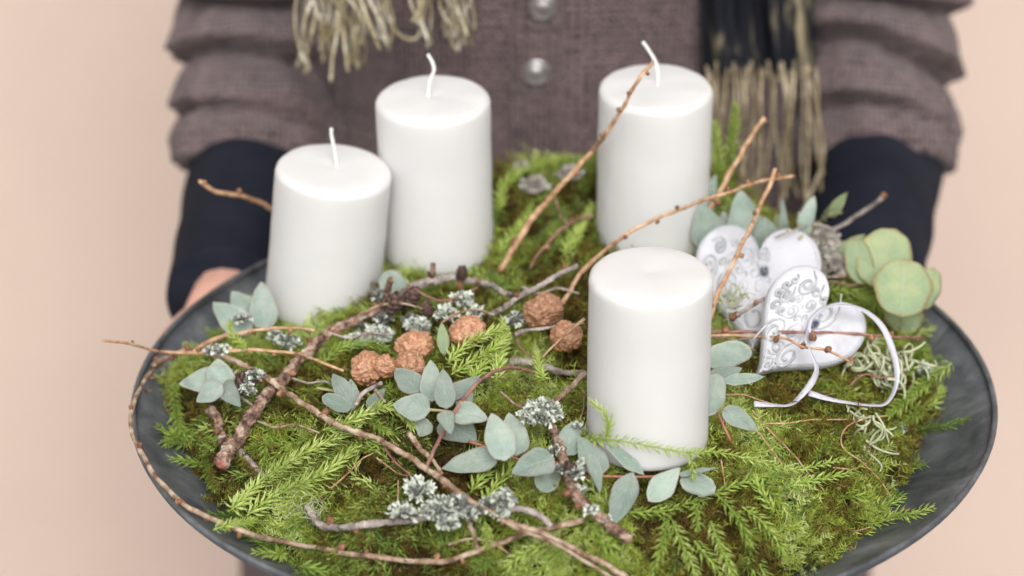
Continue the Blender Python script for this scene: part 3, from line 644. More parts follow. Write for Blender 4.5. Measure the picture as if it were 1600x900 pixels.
twig([(782, 422, .010), (800, 390, .018), (836, 336, .035), (870, 298, .05), (898, 266, .062), (925, 236, .074), (942, 216, .088), (962, 186, .102), (978, 160, .114), (1000, 120, .130), (1021, 96, .138)], 11, M['larchO'], 'tall larch twig leaning across the back right candle to its wick', taper=.55, buds=((.0, .8), (.12, 1.0), (.25, .7), (.4, .8), (.62, 1.0), .76, .84, (.93, 1.0)), n=5)
twig([(878, 474, .012), (900, 437, .020), (915, 418, .026), (944, 393, .036), (970, 371, .044), (996, 356, .050), (1028, 340, .055), (1060, 328, .060), (1112, 309, .066), (1140, 300, .068), (1164, 291, .070), (1200, 282, .072), (1240, 274, .073)], 9, M['larchO'], 'orange larch twig slanting low across the back right candle toward the scarf fringe', taper=.6, buds=((.35, .9), .5, .58, .66, (.75, 1.1), .85, .95), n=5)
twig([(1074, 390, .012), (1092, 352, .026), (1116, 314, .04), (1128, 294, .048), (1145, 262, .06), (1160, 236, .068), (1177, 208, .077), (1195, 185, .085)], 10, M['larchO'], 'short stout orange twig pointing up at the scarf fringe', taper=.75, buds=((.3, 1.1), .5, (.65, 1), .8, (.98, .8)))
twig([(1108, 498, .016), (1120, 462, .026), (1144, 414, .04), (1160, 380, .05), (1172, 356, .056), (1190, 316, .067), (1213, 264, .078)], 9, M['larchO'], 'orange twig standing in front of the upper heart', taper=.8, buds=((.1, .9), .4, (.55, .8), .75, (.97, .8)))
twig([(1246, 392, .024), (1270, 378, .03), (1292, 366, .035), (1332, 341, .043), (1355, 325, .047), (1378, 309, .05)], 9, M['greybark'], 'pale twig with a round knob at its tip over the right wrist', taper=.8, buds=(.4, (.99, 1.5)))
twig([(1150, 493, .028), (1175, 478, .03), (1201, 463, .032), (1236, 447, .034), (1273, 436, .035), (1325, 431, .034)], 8, M['greybark'], 'knobbly grey twig lying between the two white hearts', taper=.7, buds=((.02, 1.8), (.25, 1.2), (.62, 2.2), (.66, 1.2), (.95, 1.0)))
twig([(1106, 518, .024), (1150, 519, .026), (1204, 519, .030), (1255, 519, .034), (1304, 520, .036), (1350, 523, .034), (1391, 526, .032), (1443, 527, .03)], 6.5, M['larchD'], 'straight purple brown budded twig across the lower heart and ribbon', taper=.75, buds=((.08, 1.8), (.28, 1.0), (.32, .9), (.47, 1.8), (.58, 1.2), (.75, 1.3), (.86, 1.0), (.98, 1.0)))
twig([(1108, 524, .024), (1160, 525, .026), (1200, 526, .028), (1230, 530, .032), (1256, 542, .034), (1295, 549, .034), (1332, 568, .03)], 6, M['larchO'], 'tan twig bending down over the face of the lower heart', taper=.75, buds=((.42, 1.4), (.65, 1.5), (.82, 1.6), (.98, 1.2)))
twig([(1112, 528, .018), (1135, 530, .02), (1155, 533, .02), (1182, 549, .018)], 4.5, M['larch'], 'pale thin twiglet left of the lower heart tip', buds=())
twig([(312, 283, .085), (337, 298, .078), (362, 303, .072), (384, 308, .066), (405, 316, .058), (425, 328, .05), (450, 350, .035), (475, 400, .015)], 8, M['larchO'], 'rosy twig sticking up left behind the leaning candle', taper=1.3, buds=((.02, .9), (.34, 1.1)))
twig([(868, 312, .02), (872, 326, .018), (878, 340), (890, 354)], 4.5, M['larchD'], 'small reddish twig on the back moss between the rear candles', lift=.014)
twig([(926, 336, .018), (905, 342, .02), (892, 348, .022), (872, 362, .022), (856, 380, .022), (840, 398, .02), (828, 420, .014)], 6, M['larchD'], 'curved reddish twig below the tall leaning twig', buds=(.3, .7))
twig([(804, 524), (820, 516), (847, 513), (880, 509), (912, 506)], 8, M['greybark'], 'grey twig running under the right pair of seed pods', lift=.022, buds=((.2, .8),))
twig([(912, 498, .034), (893, 515, .036), (870, 536, .035), (847, 560, .028)], 6.5, M['larchO'], 'orange twig crossing in front of the lower right seed pod', buds=((.7, .8),))
twig([(806, 526), (812, 542), (822, 550), (834, 558)], 5, M['larchD'], 'tiny reddish twig hooked beside the grey one in the centre', lift=.016)
twig([(800, 566), (820, 566), (847, 572), (868, 580), (890, 584), (914, 583)], 13, M['greybark'], 'weathered grey stick beside the middle of the front candle', lift=.012, buds=((.3, .7),), taper=.8)
twig([(914, 584), (895, 602), (868, 628), (850, 645)], 11, M['larch'], 'brown twig leading from the front candle to the round lichen', lift=.018, taper=.8, buds=(.5,))
twig([(557, 631), (567, 616), (580, 606), (596, 598)], 9, M['greybark'], 'short pale broken twig under the left seed pods', lift=.026, taper=.8, cut='pale')
twig([(584, 604), (592, 616), (602, 628)], 7, M['larch'], 'tiny brown stub below the left seed pods', lift=.022)
twig([(369, 698), (385, 716), (400, 732), (415, 745)], 13, M['greybark'], 'short grey stick end beside the thick reddish cut branch', lift=.008, taper=.8)
twig([(330, 636, .01), (338, 655), (342, 675), (350, 693)], 17, M['bark'], 'dark gnarled bark piece between left leaves and thick branch', lift=.010, name='bark_piece', cat='bark', group=None, taper=.8, bark_wob=.7, buds=((.3, .8), (.7, .8)))
twig([(735, 818), (741, 840), (748, 868)], 11, M['larch'], 'short brown stub standing below the lichen at the bottom centre', lift=.010)
twig([(604, 468, .012), (607, 452, .022), (609, 435, .030)], 12, M['bark'], 'upright stub at the right foot of the leaning candle', taper=.85, buds=((.97, .7),))
twig([(676, 440, .02), (676, 425, .028), (675, 412, .034)], 11, M['bark'], 'upright stub in front of the bent wick candle', taper=.9)
twig([(318, 540), (340, 530, .02), (358, 520, .02), (380, 512)], 9, M['greybark'], 'pale stick under the orange twig by the left leaves', lift=.014)
twig([(240, 570, .02), (262, 558, .024), (285, 550, .026), (310, 546, .026)], 10, M['larch'], 'thick knotted twig start on the left rim', taper=.9, buds=((.2, 1.1), (.5, 1.0), (.8, 1.0)))
FT = [
 ([(560, 494), (590, 478), (625, 474), (660, 482)], 'thin twig crossing behind the upper seed pod', .026, 5, 'larch'),
 ([(512, 520), (545, 528), (578, 520), (612, 524)], 'thin grey twig above the leftmost seed pod', .020, 5, 'greybark'),
 ([(640, 446), (665, 462), (690, 470), (720, 462), (748, 448)], 'thin looping twig under the arching grey branch', .024, 4.5, 'larchD'),
 ([(690, 505), (715, 490), (745, 484), (772, 492)], 'thin brown twig among the white lichens behind the half hidden pod', .026, 4.5, 'larch'),
 ([(330, 575), (352, 600), (378, 622), (405, 640)], 'short dark twig between the left leaves and the thick branch', .020, 6, 'greybark'),
 ([(455, 590), (480, 598), (505, 596), (528, 604)], 'tiny pale twig left of the small dark eucalyptus pair', .018, 4.5, 'greybark'),
 ([(395, 655), (430, 668), (462, 664), (500, 676)], 'thin brown twig crossing the thick branch low down', .014, 4.5, 'larch'),
 ([(780, 610), (805, 632), (828, 640)], 'small twig end left of the round lichen', .016, 5, 'larch'),
 ([(815, 448), (845, 458), (872, 450), (905, 458)], 'thin grey twig above the largest seed pod', .020, 5, 'greybark'),
 ([(1270, 452), (1300, 440), (1335, 446), (1362, 432)], 'thin twig between the upper heart and the round leaves', .028, 4.5, 'larch'),
 ([(1210, 372), (1240, 360), (1275, 350), (1300, 356)], 'thin pale twig above the upper heart', .045, 4.5, 'greybark'),
 ([(1330, 600), (1350, 585), (1378, 590), (1420, 580)], 'thin brown twig through the curly beard lichen', .024, 4, 'larchD'),
 ([(600, 700), (618, 722), (640, 742), (655, 770)], 'thin dark twig below the eucalyptus rosette', .014, 5, 'larchD'),
 ([(700, 850), (735, 842), (770, 848), (800, 870)], 'thin twig at the bottom centre under the lichen', .010, 5, 'larch'),
]
for pts, lab, lf, wd, mm in FT: twig(pts, wd, M[mm], lab, lift=lf, autobud=3, taper=.7)
# hair thin stems and roots on the right half of the moss
SG = 'hair thin brown stems lying on the moss'
def hair(pts, label, lift=.006, wpx=3.2, m='larchO'): twig(pts, wpx, M[m], label, lift=lift, name='dry_stem', cat='dry stem', group=SG, taper=.6)
hair([(1192, 661), (1230, 661), (1273, 656), (1330, 655), (1392, 650)], 'pale stem running straight right below the ribbon', lift=.010)
hair([(1395, 648), (1350, 655), (1322, 668), (1314, 690), (1322, 705), (1345, 721), (1370, 745), (1393, 776)], 'reddish stem curling like a hook at the right moss edge', lift=.012)
hair([(1301, 731), (1330, 733), (1350, 726), (1364, 712), (1369, 694)], 'short reddish stem looping up near the right edge', lift=.010)
hair([(1136, 617), (1160, 617), (1182, 624), (1205, 630)], 'pale stem right of the front candle between leaves', lift=.012)
hair([(1132, 652), (1160, 658), (1185, 676), (1205, 702), (1222, 725)], 'pink stem arching down right from the dark leaf', lift=.012, wpx=4)
hair([(1174, 641), (1205, 675), (1240, 711), (1262, 738), (1288, 766)], 'tan stem running diagonally down over the right moss', lift=.010, wpx=4)
hair([(1240, 742), (1255, 762), (1262, 775)], 'tiny tan stem under the runner on the right', lift=.008)
hair([(1311, 819), (1322, 827), (1336, 830), (1360, 823)], 'reddish stem poking from the moss onto the bare bowl at right', lift=.010)
hair([(1126, 718), (1131, 745), (1136, 788)], 'upright red stem right below the front candle', lift=.010)
hair([(517, 763), (545, 738), (565, 718), (584, 708)], 'thin brown stem on brown moss in the left front', lift=.012)
hair([(588, 715), (605, 728), (622, 740), (638, 743)], 'thin tan stem below the diagonal twig', lift=.012)
hair([(622, 750), (622, 770), (621, 788)], 'upright tan stem left of the white lichen', lift=.012)
hair([(1260, 610), (1278, 592), (1300, 588), (1320, 585)], 'reddish stem in the moss under the lower heart', lift=.008, m='larchD')
hair([(875, 700, .012), (912, 640, .012), (900, 590, .012)], 'reddish stem by the left flank of the front candle', lift=.012, m='larchD')

# ------------------------------------------------ eucalyptus leaves
def leaf_geo(b, t, wid, shape='lens', cup=.18, bend=.12, roll=0, nrm=None, fold=.1):
    ax = (t - b); ln = ax.length; ax.normalize(); base = nrm if nrm is not None else (-FW * .75 + Vector((0, 0, .6)))
    s = ax.cross(base).normalized(); n = s.cross(ax).normalized()
    if roll: q_s = s * math.cos(roll) + n * math.sin(roll); n = n * math.cos(roll) - s * math.sin(roll); s = q_s
    nu, nv_ = 15, 11; V = []
    if shape == 'round': cup *= .3; bend = .01
    for i in range(nu):
        u = i / (nu - 1)
        if shape == 'lens': w_ = math.sin(math.pi * min(1, u ** .85)) ** .85
        elif shape == 'ovate': w_ = math.sin(math.pi * u ** .62) ** .75
        elif shape == 'round': w_ = math.sqrt(max(0, 1 - (2 * u - 1) ** 2)) 
        else: w_ = math.sin(math.pi * u ** 1.35) ** .7          # blunt, widest toward the tip
        w_ = max(w_, .02) * wid / 2
        for k in range(nv_):
            v = (k / (nv_ - 1)) * 2 - 1
            z = bend * ln * math.sin(math.pi * u) + cup * w_ * (v * v) - fold * w_ * abs(v) * -1 * .4 + .00025 * noise.noise(Vector((u * 6, v * 4, b.x * 300))) * 3
            V.append(b + ax * ln * u + s * w_ * v * (1 + .04 * math.sin(u * 13 + b.x * 900)) + n * (z))
    TT = [max(abs(2 * (k / (nv_ - 1)) - 1), abs(2 * i / (nu - 1) - 1)) for i in range(nu) for k in range(nv_)]; TT += TT
    c = len(V); V += [v - n * .00035 for v in V]; F = grid_faces(nu, nv_); F += [tuple(q + c for q in f[::-1]) for f in F]
    for k in range(nv_ - 1): F += [(k, k + 1, c + k + 1, c + k), ((nu - 1) * nv_ + k + 1, (nu - 1) * nv_ + k, c + (nu - 1) * nv_ + k, c + (nu - 1) * nv_ + k + 1)]
    for i in range(nu - 1): a = i * nv_; e = a + nv_ - 1; F += [(a + nv_, a, c + a, c + a + nv_), (e, e + nv_, c + e + nv_, c + e)]
    P = [b + ax * ln * u + n * (bend * ln * math.sin(math.pi * u)) for u in [i / 8 for i in range(9)]]
    UVL = [(i / (nu - 1), k / (nv_ - 1)) for i in range(nu) for k in range(nv_)] * 2
    return V, F, P, TT, UVL
def leaf_sprig(label, leaves, stem=None, stem_m='stemgreen', m='euca', lift=.020, group=None, cat='eucalyptus', name='eucalyptus_sprig', swpx=5):
    first = stem[0] if stem else leaves[0][0]
    loc = hit(first[0], first[1], first[2] if len(first) > 2 else lift); root = empty(name, loc, label, cat, group)
    if stem:
        P = spline([hit(p[0], p[1], p[2] if len(p) > 2 else lift - .004) for p in stem], 5); Z = (P[0] - CAM).dot(FW)
        V, F = tube(P, lambda t: swpx / 2 * Z / FPX * (1 - .4 * t), 7, wob=.15); link_mesh('stem', V, F, M[stem_m], root, origin=P[0])
    for lf in leaves:
        b_, t_, w_ = lf[0], lf[1], lf[2]; k = lf[3] if len(lf) > 3 else {}
        b = hit(b_[0], b_[1], b_[2] if len(b_) > 2 else lift); t = hit(t_[0], t_[1], t_[2] if len(t_) > 2 else lift + .004)
        # keep the leaf near its own depth: a long ray slip would stretch it
        Z = (b - CAM).dot(FW)
        d = ray(t_[0], t_[1]); zt = (t - CAM).dot(FW); lim = k.pop('dep', .016) if 'dep' in k else .016
        zt = max(Z - lim, min(Z + lim, zt)); t = CAM + d * zt
        kk = dict(k); mm = kk.pop('m', m)
        V, F, P, TT, UVL = leaf_geo(b, t, w_ * Z / FPX, roll=kk.get('roll', random.uniform(-.25, .25)), shape=kk.get('shape', 'ovate'), cup=kk.get('cup', random.uniform(-.05, .22)), bend=kk.get('bend', random.uniform(.01, .08)), nrm=kk.get('nrm'))
        o = link_mesh('leaf', V, F, M[mm], root, origin=b, tint=TT, uv=UVL)
        mv, mf = tube(P, lambda q: .00014 * (1.1 - q), 4); midrib = link_mesh('midrib', mv, mf, M[mm], o); midrib.location = -(o.location + root.location)
    return root
EG = 'eucalyptus sprigs with grey green leaves'
leaf_sprig('four leaved grey green eucalyptus tip nearest the left rim', [((345, 615), (341, 560), 48), ((368, 590), (280, 600), 44), ((348, 600, .03), (307, 628, .03), 34), ((345, 600), (376, 636), 34)], stem=[(372, 578), (350, 600), (345, 625)], group=EG, lift=.024)
leaf_sprig('eucalyptus leaves behind the foot of the leaning candle', [((388, 522), (333, 472), 48), ((405, 508), (362, 455), 50), ((414, 515), (408, 440), 44)], group=EG, lift=.016)
leaf_sprig('small dark eucalyptus pair left of the seed pods', [((548, 640), (503, 620), 30, dict(shape='round')), ((553, 640), (520, 584), 34), ((550, 636), (548, 592), 26)], stem=[(495, 606), (530, 615), (550, 640)], group=EG, lift=.018)
leaf_sprig('star shaped eucalyptus rosette under the seed pods', [((690, 655), (745, 690, .012), 58, dict(shape='ovate')), ((668, 655), (655, 682, .012), 34), ((655, 614), (618, 576), 42), ((675, 628), (673, 562), 36), ((694, 625, .02), (750, 588, .024), 28), ((672, 642, .03), (614, 632, .03), 46), ((707, 643, .03), (763, 656, .03), 42), ((697, 639, .034), (692, 576, .040), 33, dict(roll=.0)), ((693, 642, .036), (705, 679, .034), 27, dict(roll=0)), ((720, 640, .014), (735, 604, .02), 26)],
           stem=[(668, 640, .028), (693, 642, .032), (712, 644, .028)], group=EG, lift=.022)
leaf_sprig('eucalyptus sprig with one broad upright leaf left of the lichen branch', [((807, 712, .018), (795, 645, .024), 50), ((780, 713, .024), (690, 732, .020), 40), ((790, 720, .030), (768, 646, .036), 48, dict(roll=0)), ((866, 728, .016), (845, 768, .014), 40, dict(shape='round')), ((866, 716, .028), (799, 740, .026), 50), ((884, 712, .016), (896, 658, .022), 42), ((812, 700, .016), (762, 660, .016), 30)],
           stem=[(733, 690), (765, 700), (800, 714), (830, 722), (875, 722)], stem_m='stemred', group=EG, lift=.022)
leaf_sprig('eucalyptus sprig with red stem curving around the front candle foot', [((940, 742, .014), (905, 682, .020), 46), ((919, 708, .026), (937, 770, .022), 26, dict(roll=.5)), ((1006, 741, .018), (945, 694, .026), 26, dict(shape='lens', dep=.03)), ((989, 738, .020), (957, 822, .016), 42, dict(shape='lens')), ((1063, 730, .022), (1013, 783, .014), 40, dict(shape='blunt')), ((1062, 752, .016), (1119, 762, .016), 50, dict(shape='round', roll=.35)), ((1060, 742, .020), (1121, 731, .020), 10)],
           stem=[(895, 742, .012), (938, 744, .012), (990, 745, .014), (1036, 744, .016), (1075, 740, .018), (1106, 734, .018)], stem_m='stemred', group=EG, lift=.018)
leaf_sprig('eucalyptus leaves tucked against the right side of the front candle', [((1106, 650, .026), (1122, 584, .034), 40, dict(shape='round', roll=0)), ((1127, 597, .024), (1194, 589, .026), 20, dict(shape='lens')), ((1128, 640), (1184, 672, .014), 32), ((1100, 570, .020), (1172, 542, .024), 54, dict(shape='round')), ((1100, 600), (1160, 575), 30)], stem=[(1143, 692, .008), (1132, 668, .014), (1120, 642, .018)], stem_m='stemred', group=EG, lift=.018)
leaf_sprig('tall pale eucalyptus leaves between back candle and upper heart', [((1112, 388), (1094, 316, .045), 56), ((1172, 385), (1156, 296, .05), 56), ((1200, 392), (1194, 338, .04), 46), ((1226, 378), (1222, 308, .05), 14), ((1220, 372), (1212, 334, .04), 34, dict(m='eucaY')), ((1145, 392), (1130, 330), 44), ((1105, 330), (1118, 272, .045), 24)], group=EG, lift=.020)
leaf_sprig('fresh green little leafy tip beside the right sleeve', [((1296, 338), (1324, 300, .07), 20, dict(m='eucaY', bend=.02)), ((1284, 338), (1317, 332, .06), 18, dict(m='eucaY')), ((1256, 356), (1273, 306, .06), 24), ((1262, 366), (1248, 330, .05), 22), ((1288, 345), (1298, 322, .062), 14, dict(m='eucaY'))], stem=[(1250, 372), (1275, 350), (1300, 334, .06)], group=EG, lift=.045)
leaf_sprig('round silver dollar leaves turning yellow green by the right rim', [((1350, 445), (1334, 372, .05), 44, dict(shape='round')), ((1362, 448, .03), (1400, 358, .055), 86, dict(shape='round', roll=0)), ((1420, 470, .025), (1404, 520, .018), 62, dict(shape='round')), ((1440, 484, .03), (1458, 418, .04), 42, dict(shape='round')), ((1408, 496, .036), (1414, 404, .05), 92, dict(shape='round', roll=0)), ((1310, 400, .03), (1352, 366, .04), 24)],
           stem=[(1385, 400, .045), (1400, 440, .04), (1418, 490, .02)], m='eucaY', group=None, lift=.03)
leaf_sprig('single narrow yellowish leaf standing between two seed pods', [((694, 556, .02), (690, 503, .035), 20, dict(shape='lens', m='eucaY', roll=0))], lift=.02, cat='leaf', name='upright_leaf')
leaf_sprig('dark rounded leaf between the leaning and the bent wick candles', [((628, 462, .01), (600, 425, .02), 40, dict(shape='round'))], lift=.014, cat='leaf', name='round_leaf')
leaf_sprig('grey green leaf at the left edge behind candle foot twig', [((575, 640, .016), (602, 606, .02), 22)], lift=.014, cat='leaf', name='narrow_leaf')

# ------------------------------------------------ seed pods
def pod(px, py, wpx, hpx, label, seed, rot, open_=(-.5, -.75)):
    c = hit(px, py + hpx * .35, .016); Z = (c - CAM).dot(FW); a = wpx / 2 * Z / FPX; b = hpx / 2 * Z / FPX
    c = CAM + ray(px, py) * Z; nu, nv_ = 44, 60; V = []; TP = []
    for i in range(nu):
        th = math.pi * i / (nu - 1)
        for k in range(nv_):
            ph = 2 * math.pi * k / nv_; d = Vector((math.sin(th) * math.cos(ph), math.sin(th) * math.sin(ph), math.cos(th)))
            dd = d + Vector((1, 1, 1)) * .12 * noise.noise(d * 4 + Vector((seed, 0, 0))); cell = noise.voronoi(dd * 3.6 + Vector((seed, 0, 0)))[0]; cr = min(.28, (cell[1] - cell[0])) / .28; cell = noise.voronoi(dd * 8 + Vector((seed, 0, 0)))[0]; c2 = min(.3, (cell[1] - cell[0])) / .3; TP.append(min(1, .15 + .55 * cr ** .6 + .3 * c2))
            r = 1 + .19 * (cr ** .5 - .7) + .06 * (c2 ** .5 - .6) + .22 * noise.noise(d * 1.8 + Vector((seed, 3, 1))); V.append(Vector((d.x * a * 1.0, d.y * a * .9, d.z * b)) * r)
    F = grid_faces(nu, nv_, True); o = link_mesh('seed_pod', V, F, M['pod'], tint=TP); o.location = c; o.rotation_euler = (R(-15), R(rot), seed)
    tag(o, label, 'seed pod', 'wrinkled brown seed pods')
    # orange scar where the stalk tore off, facing down left
    from mathutils import Matrix
    Rm = o.rotation_euler.to_matrix().inverted(); dl = (Vector((open_[0], -.55, open_[1])).normalized()); dl = Rm @ dl
    p = Vector((dl.x * a * .92, dl.y * a * .83, dl.z * b * .92)); q = p.normalized().to_track_quat('Z', 'Y'); s_ = a * .25
    v, f = lathe([(s_ * 1.1, -s_ * .5), (s_ * 1.05, s_ * .35), (s_ * .7, s_ * .75), (s_ * .45, s_ * .55), (.00005, s_ * .5)], 12); v = [q @ x * (1 + .0) + p + Vector((1, 1, 1)) * .0006 * noise.noise(x * 900) for x in v]
    k = link_mesh('stalk_scar', v, f, M['podcore']); k.parent = o
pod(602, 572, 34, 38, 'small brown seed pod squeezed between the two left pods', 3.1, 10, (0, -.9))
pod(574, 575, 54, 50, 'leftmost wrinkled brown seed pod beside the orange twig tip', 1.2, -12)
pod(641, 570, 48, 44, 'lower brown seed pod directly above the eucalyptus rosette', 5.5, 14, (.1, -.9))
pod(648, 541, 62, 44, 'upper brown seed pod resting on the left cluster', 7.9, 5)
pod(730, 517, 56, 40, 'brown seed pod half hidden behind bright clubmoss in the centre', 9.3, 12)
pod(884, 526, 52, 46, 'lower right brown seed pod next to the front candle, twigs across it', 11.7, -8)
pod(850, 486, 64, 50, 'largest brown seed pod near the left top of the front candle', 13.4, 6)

# ------------------------------------------------ lichens
def lichen_geo(c, rx, rz, n, seed, lobe=.0032, dark=.25):
    rs = np.random.default_rng(seed); V = []; F = []; T = []
    n = int(n * 1.9); rx *= .85; rz *= .85; dark = min(.8, dark + .12); lobe *= .66 if lobe < .005 else .5
    for i in range(n):
        th = rs.uniform(0, 2 * math.pi); ph = math.acos(rs.uniform(-.15, 1)); d = Vector((math.sin(ph) * math.cos(th), math.sin(ph) * math.sin(th), math.cos(ph)))
        d = (d - FW * .35).normalized()
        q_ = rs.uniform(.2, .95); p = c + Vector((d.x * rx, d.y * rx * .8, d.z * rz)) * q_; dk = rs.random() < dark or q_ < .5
        a = d.cross(Vector((rs.normal(), rs.normal(), rs.normal()))).normalized(); g = (d + a * rs.uniform(-.6, .6)).normalized(); s = g.cross(Vector((rs.normal(), rs.normal(), rs.normal()))).normalized()
        ln = lobe * rs.uniform(.7, 1.5); w0 = lobe * rs.uniform(.22, .4); m_ = 4; o = len(V); nn = g.cross(s); cv = rs.uniform(-.8, .8)
        for j in range(m_ + 1):
            u = j / m_; wv = w0 * (1 + .9 * u * u); ctr = p + g * ln * u + nn * cv * ln * u * u
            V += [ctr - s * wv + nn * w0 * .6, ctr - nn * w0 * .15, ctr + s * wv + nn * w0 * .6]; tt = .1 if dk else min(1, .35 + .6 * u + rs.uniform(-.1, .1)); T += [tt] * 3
            if j < m_: q = o + j * 3; F += [(q, q + 1, q + 4, q + 3), (q + 1, q + 2, q + 5, q + 4)]
        q = o + m_ * 3; V += [V[q] + g * ln * .28 + s * w0 * .5, V[q + 2] + g * ln * .30 - s * w0 * .4]; T += [T[-1]] * 2; F += [(q, q + 1, len(V) - 2), (q + 1, q + 2, len(V) - 1)]
    return V, F, T
def lichen(px, py, rpx, rypx, n, lift, label=None, parent=None, seed=0, lobe=.0032, dark=.25, m='lichen', cat='lichen', name='lichen'):
    c = hit(px, py, lift); Z = (c - CAM).dot(FW); V, F, T = lichen_geo(c, rpx * Z / FPX, rypx * Z / FPX, n, seed or int(px), lobe, dark)
    o = link_mesh('lichen_tuft' if parent else name, V, F, M[m], parent, tint=T, origin=c); 
    if parent is None: tag(o, label, cat, 'lichen tufts')
    return o
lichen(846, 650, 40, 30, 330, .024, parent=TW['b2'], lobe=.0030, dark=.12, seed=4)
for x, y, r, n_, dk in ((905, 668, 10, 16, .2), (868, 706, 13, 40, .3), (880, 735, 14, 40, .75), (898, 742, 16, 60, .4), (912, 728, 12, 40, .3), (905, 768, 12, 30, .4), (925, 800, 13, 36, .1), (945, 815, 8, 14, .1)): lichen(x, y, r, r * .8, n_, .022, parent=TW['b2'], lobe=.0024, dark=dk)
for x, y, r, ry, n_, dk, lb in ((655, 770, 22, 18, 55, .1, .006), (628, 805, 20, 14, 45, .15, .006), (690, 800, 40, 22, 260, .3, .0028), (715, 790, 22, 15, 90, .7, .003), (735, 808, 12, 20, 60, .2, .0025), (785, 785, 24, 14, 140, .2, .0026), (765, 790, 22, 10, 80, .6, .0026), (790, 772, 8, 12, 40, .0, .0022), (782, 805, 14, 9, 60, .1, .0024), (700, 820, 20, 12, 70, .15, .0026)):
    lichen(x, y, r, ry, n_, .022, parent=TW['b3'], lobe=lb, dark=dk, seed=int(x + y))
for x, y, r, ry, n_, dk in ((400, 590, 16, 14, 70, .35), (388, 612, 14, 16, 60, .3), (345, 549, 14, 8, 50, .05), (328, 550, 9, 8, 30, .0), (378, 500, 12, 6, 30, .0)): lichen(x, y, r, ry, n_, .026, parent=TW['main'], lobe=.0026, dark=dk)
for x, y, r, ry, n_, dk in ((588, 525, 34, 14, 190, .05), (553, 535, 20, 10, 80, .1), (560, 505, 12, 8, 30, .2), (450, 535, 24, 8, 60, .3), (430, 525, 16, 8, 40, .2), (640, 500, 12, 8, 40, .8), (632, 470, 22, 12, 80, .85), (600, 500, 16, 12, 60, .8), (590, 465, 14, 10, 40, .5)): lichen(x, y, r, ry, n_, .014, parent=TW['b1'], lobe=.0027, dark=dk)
lichen(652, 510, 22, 10, 110, .016, 'pale mint lichen tuft just above the upper seed pod', dark=0)
lichen(697, 494, 16, 16, 80, .020, 'white lichen tuft left of the half hidden seed pod', dark=0, lobe=.0036)
lichen(723, 472, 18, 14, 80, .020, 'white lichen tuft behind the half hidden seed pod', dark=.15, lobe=.0036)
lichen(746, 490, 13, 8, 50, .020, 'small white lichen tuft under the grey rising twig', dark=0)
lichen(805, 503, 16, 14, 60, .018, 'pale lichen tuft left of the largest seed pod', dark=.1)
lichen(1270, 385, 52, 34, 420, .028, 'grey brown bushy lichen behind the hearts', m='reindeer', lobe=.0034, dark=.1)
lichen(1305, 420, 30, 22, 160, .026, 'grey bushy lichen between the upper heart and the round leaves', m='reindeer', lobe=.0034, dark=.1)
lichen(835, 292, 26, 18, 90, .010, 'dull grey lichen patch on the back moss', m='reindeer', dark=.3)
lichen(890, 275, 22, 18, 70, .010, 'dark grey lichen patch by the back right candle', m='reindeer', dark=.5)
lichen(1446, 584, 14, 9, 30, .012, 'tiny white lichen on the clubmoss by the right rim', dark=0)
lichen(1404, 670, 8, 6, 16, .006, 'small white lichen fleck at the right moss edge', dark=0)
lichen(815, 262, 10, 8, 20, .006, 'pinkish lichen fleck at the top of the back moss', m='reindeer', dark=0)
def beard(px, py, rx, ry, n, lift, label, lenpx=60, w=.0007, drop=0):
    c = hit(px, py, lift); Z = (c - CAM).dot(FW); k = Z / FPX; parts = []; rs = random.Random(int(px))
    for i in range(n):
        p = c + Vector((rs.gauss(0, rx * k * .5), rs.gauss(0, rx * k * .4), rs.gauss(0, ry * k * .35))); d = Vector((rs.gauss(0, 1), rs.gauss(0, .6), rs.gauss(0, .8) - drop)).normalized(); P = [p]; ax = Vector((rs.gauss(0, 1), rs.gauss(0, 1), rs.gauss(0, 1))).normalized(); cu = rs.uniform(.25, .8)
        for j in range(7):
            d = (d + d.cross(ax) * cu + Vector((0, 0, -.25 * drop))).normalized(); p = p + d * lenpx * k / 8; P.append(p.copy())
        parts.append(tube(spline(P, 2), lambda t: w * (1 - .4 * t), 4))
    V, F = join(parts); return tag(link_mesh('beard_lichen', V, F, M['usnea'], origin=c), label, 'lichen', 'beard lichens')
beard(1378, 570, 34, 34, 46, .018, 'curly pale beard lichen inside the ribbon loop', 60, .0011)
beard(1352, 690, 10, 50, 9, .014, 'pale beard lichen strands hanging below the ribbon loop', 70, .0009, drop=.9)
beard(1358, 655, 12, 26, 9, .014, 'pale beard lichen strands crossing the lower ribbon', 60, .0009, drop=.7)
beard(478, 800, 30, 22, 26, .012, 'fine grey beard lichen at the left end of the low grey branch', 50, .00022)
beard(1425, 565, 16, 10, 5, .02, 'cream lichen strand near the clubmoss tip at right', 60, .0010)
beard(1140, 470, 26, 26, 22, .02, 'greenish beard lichen in front of the upper heart', 40, .0005)
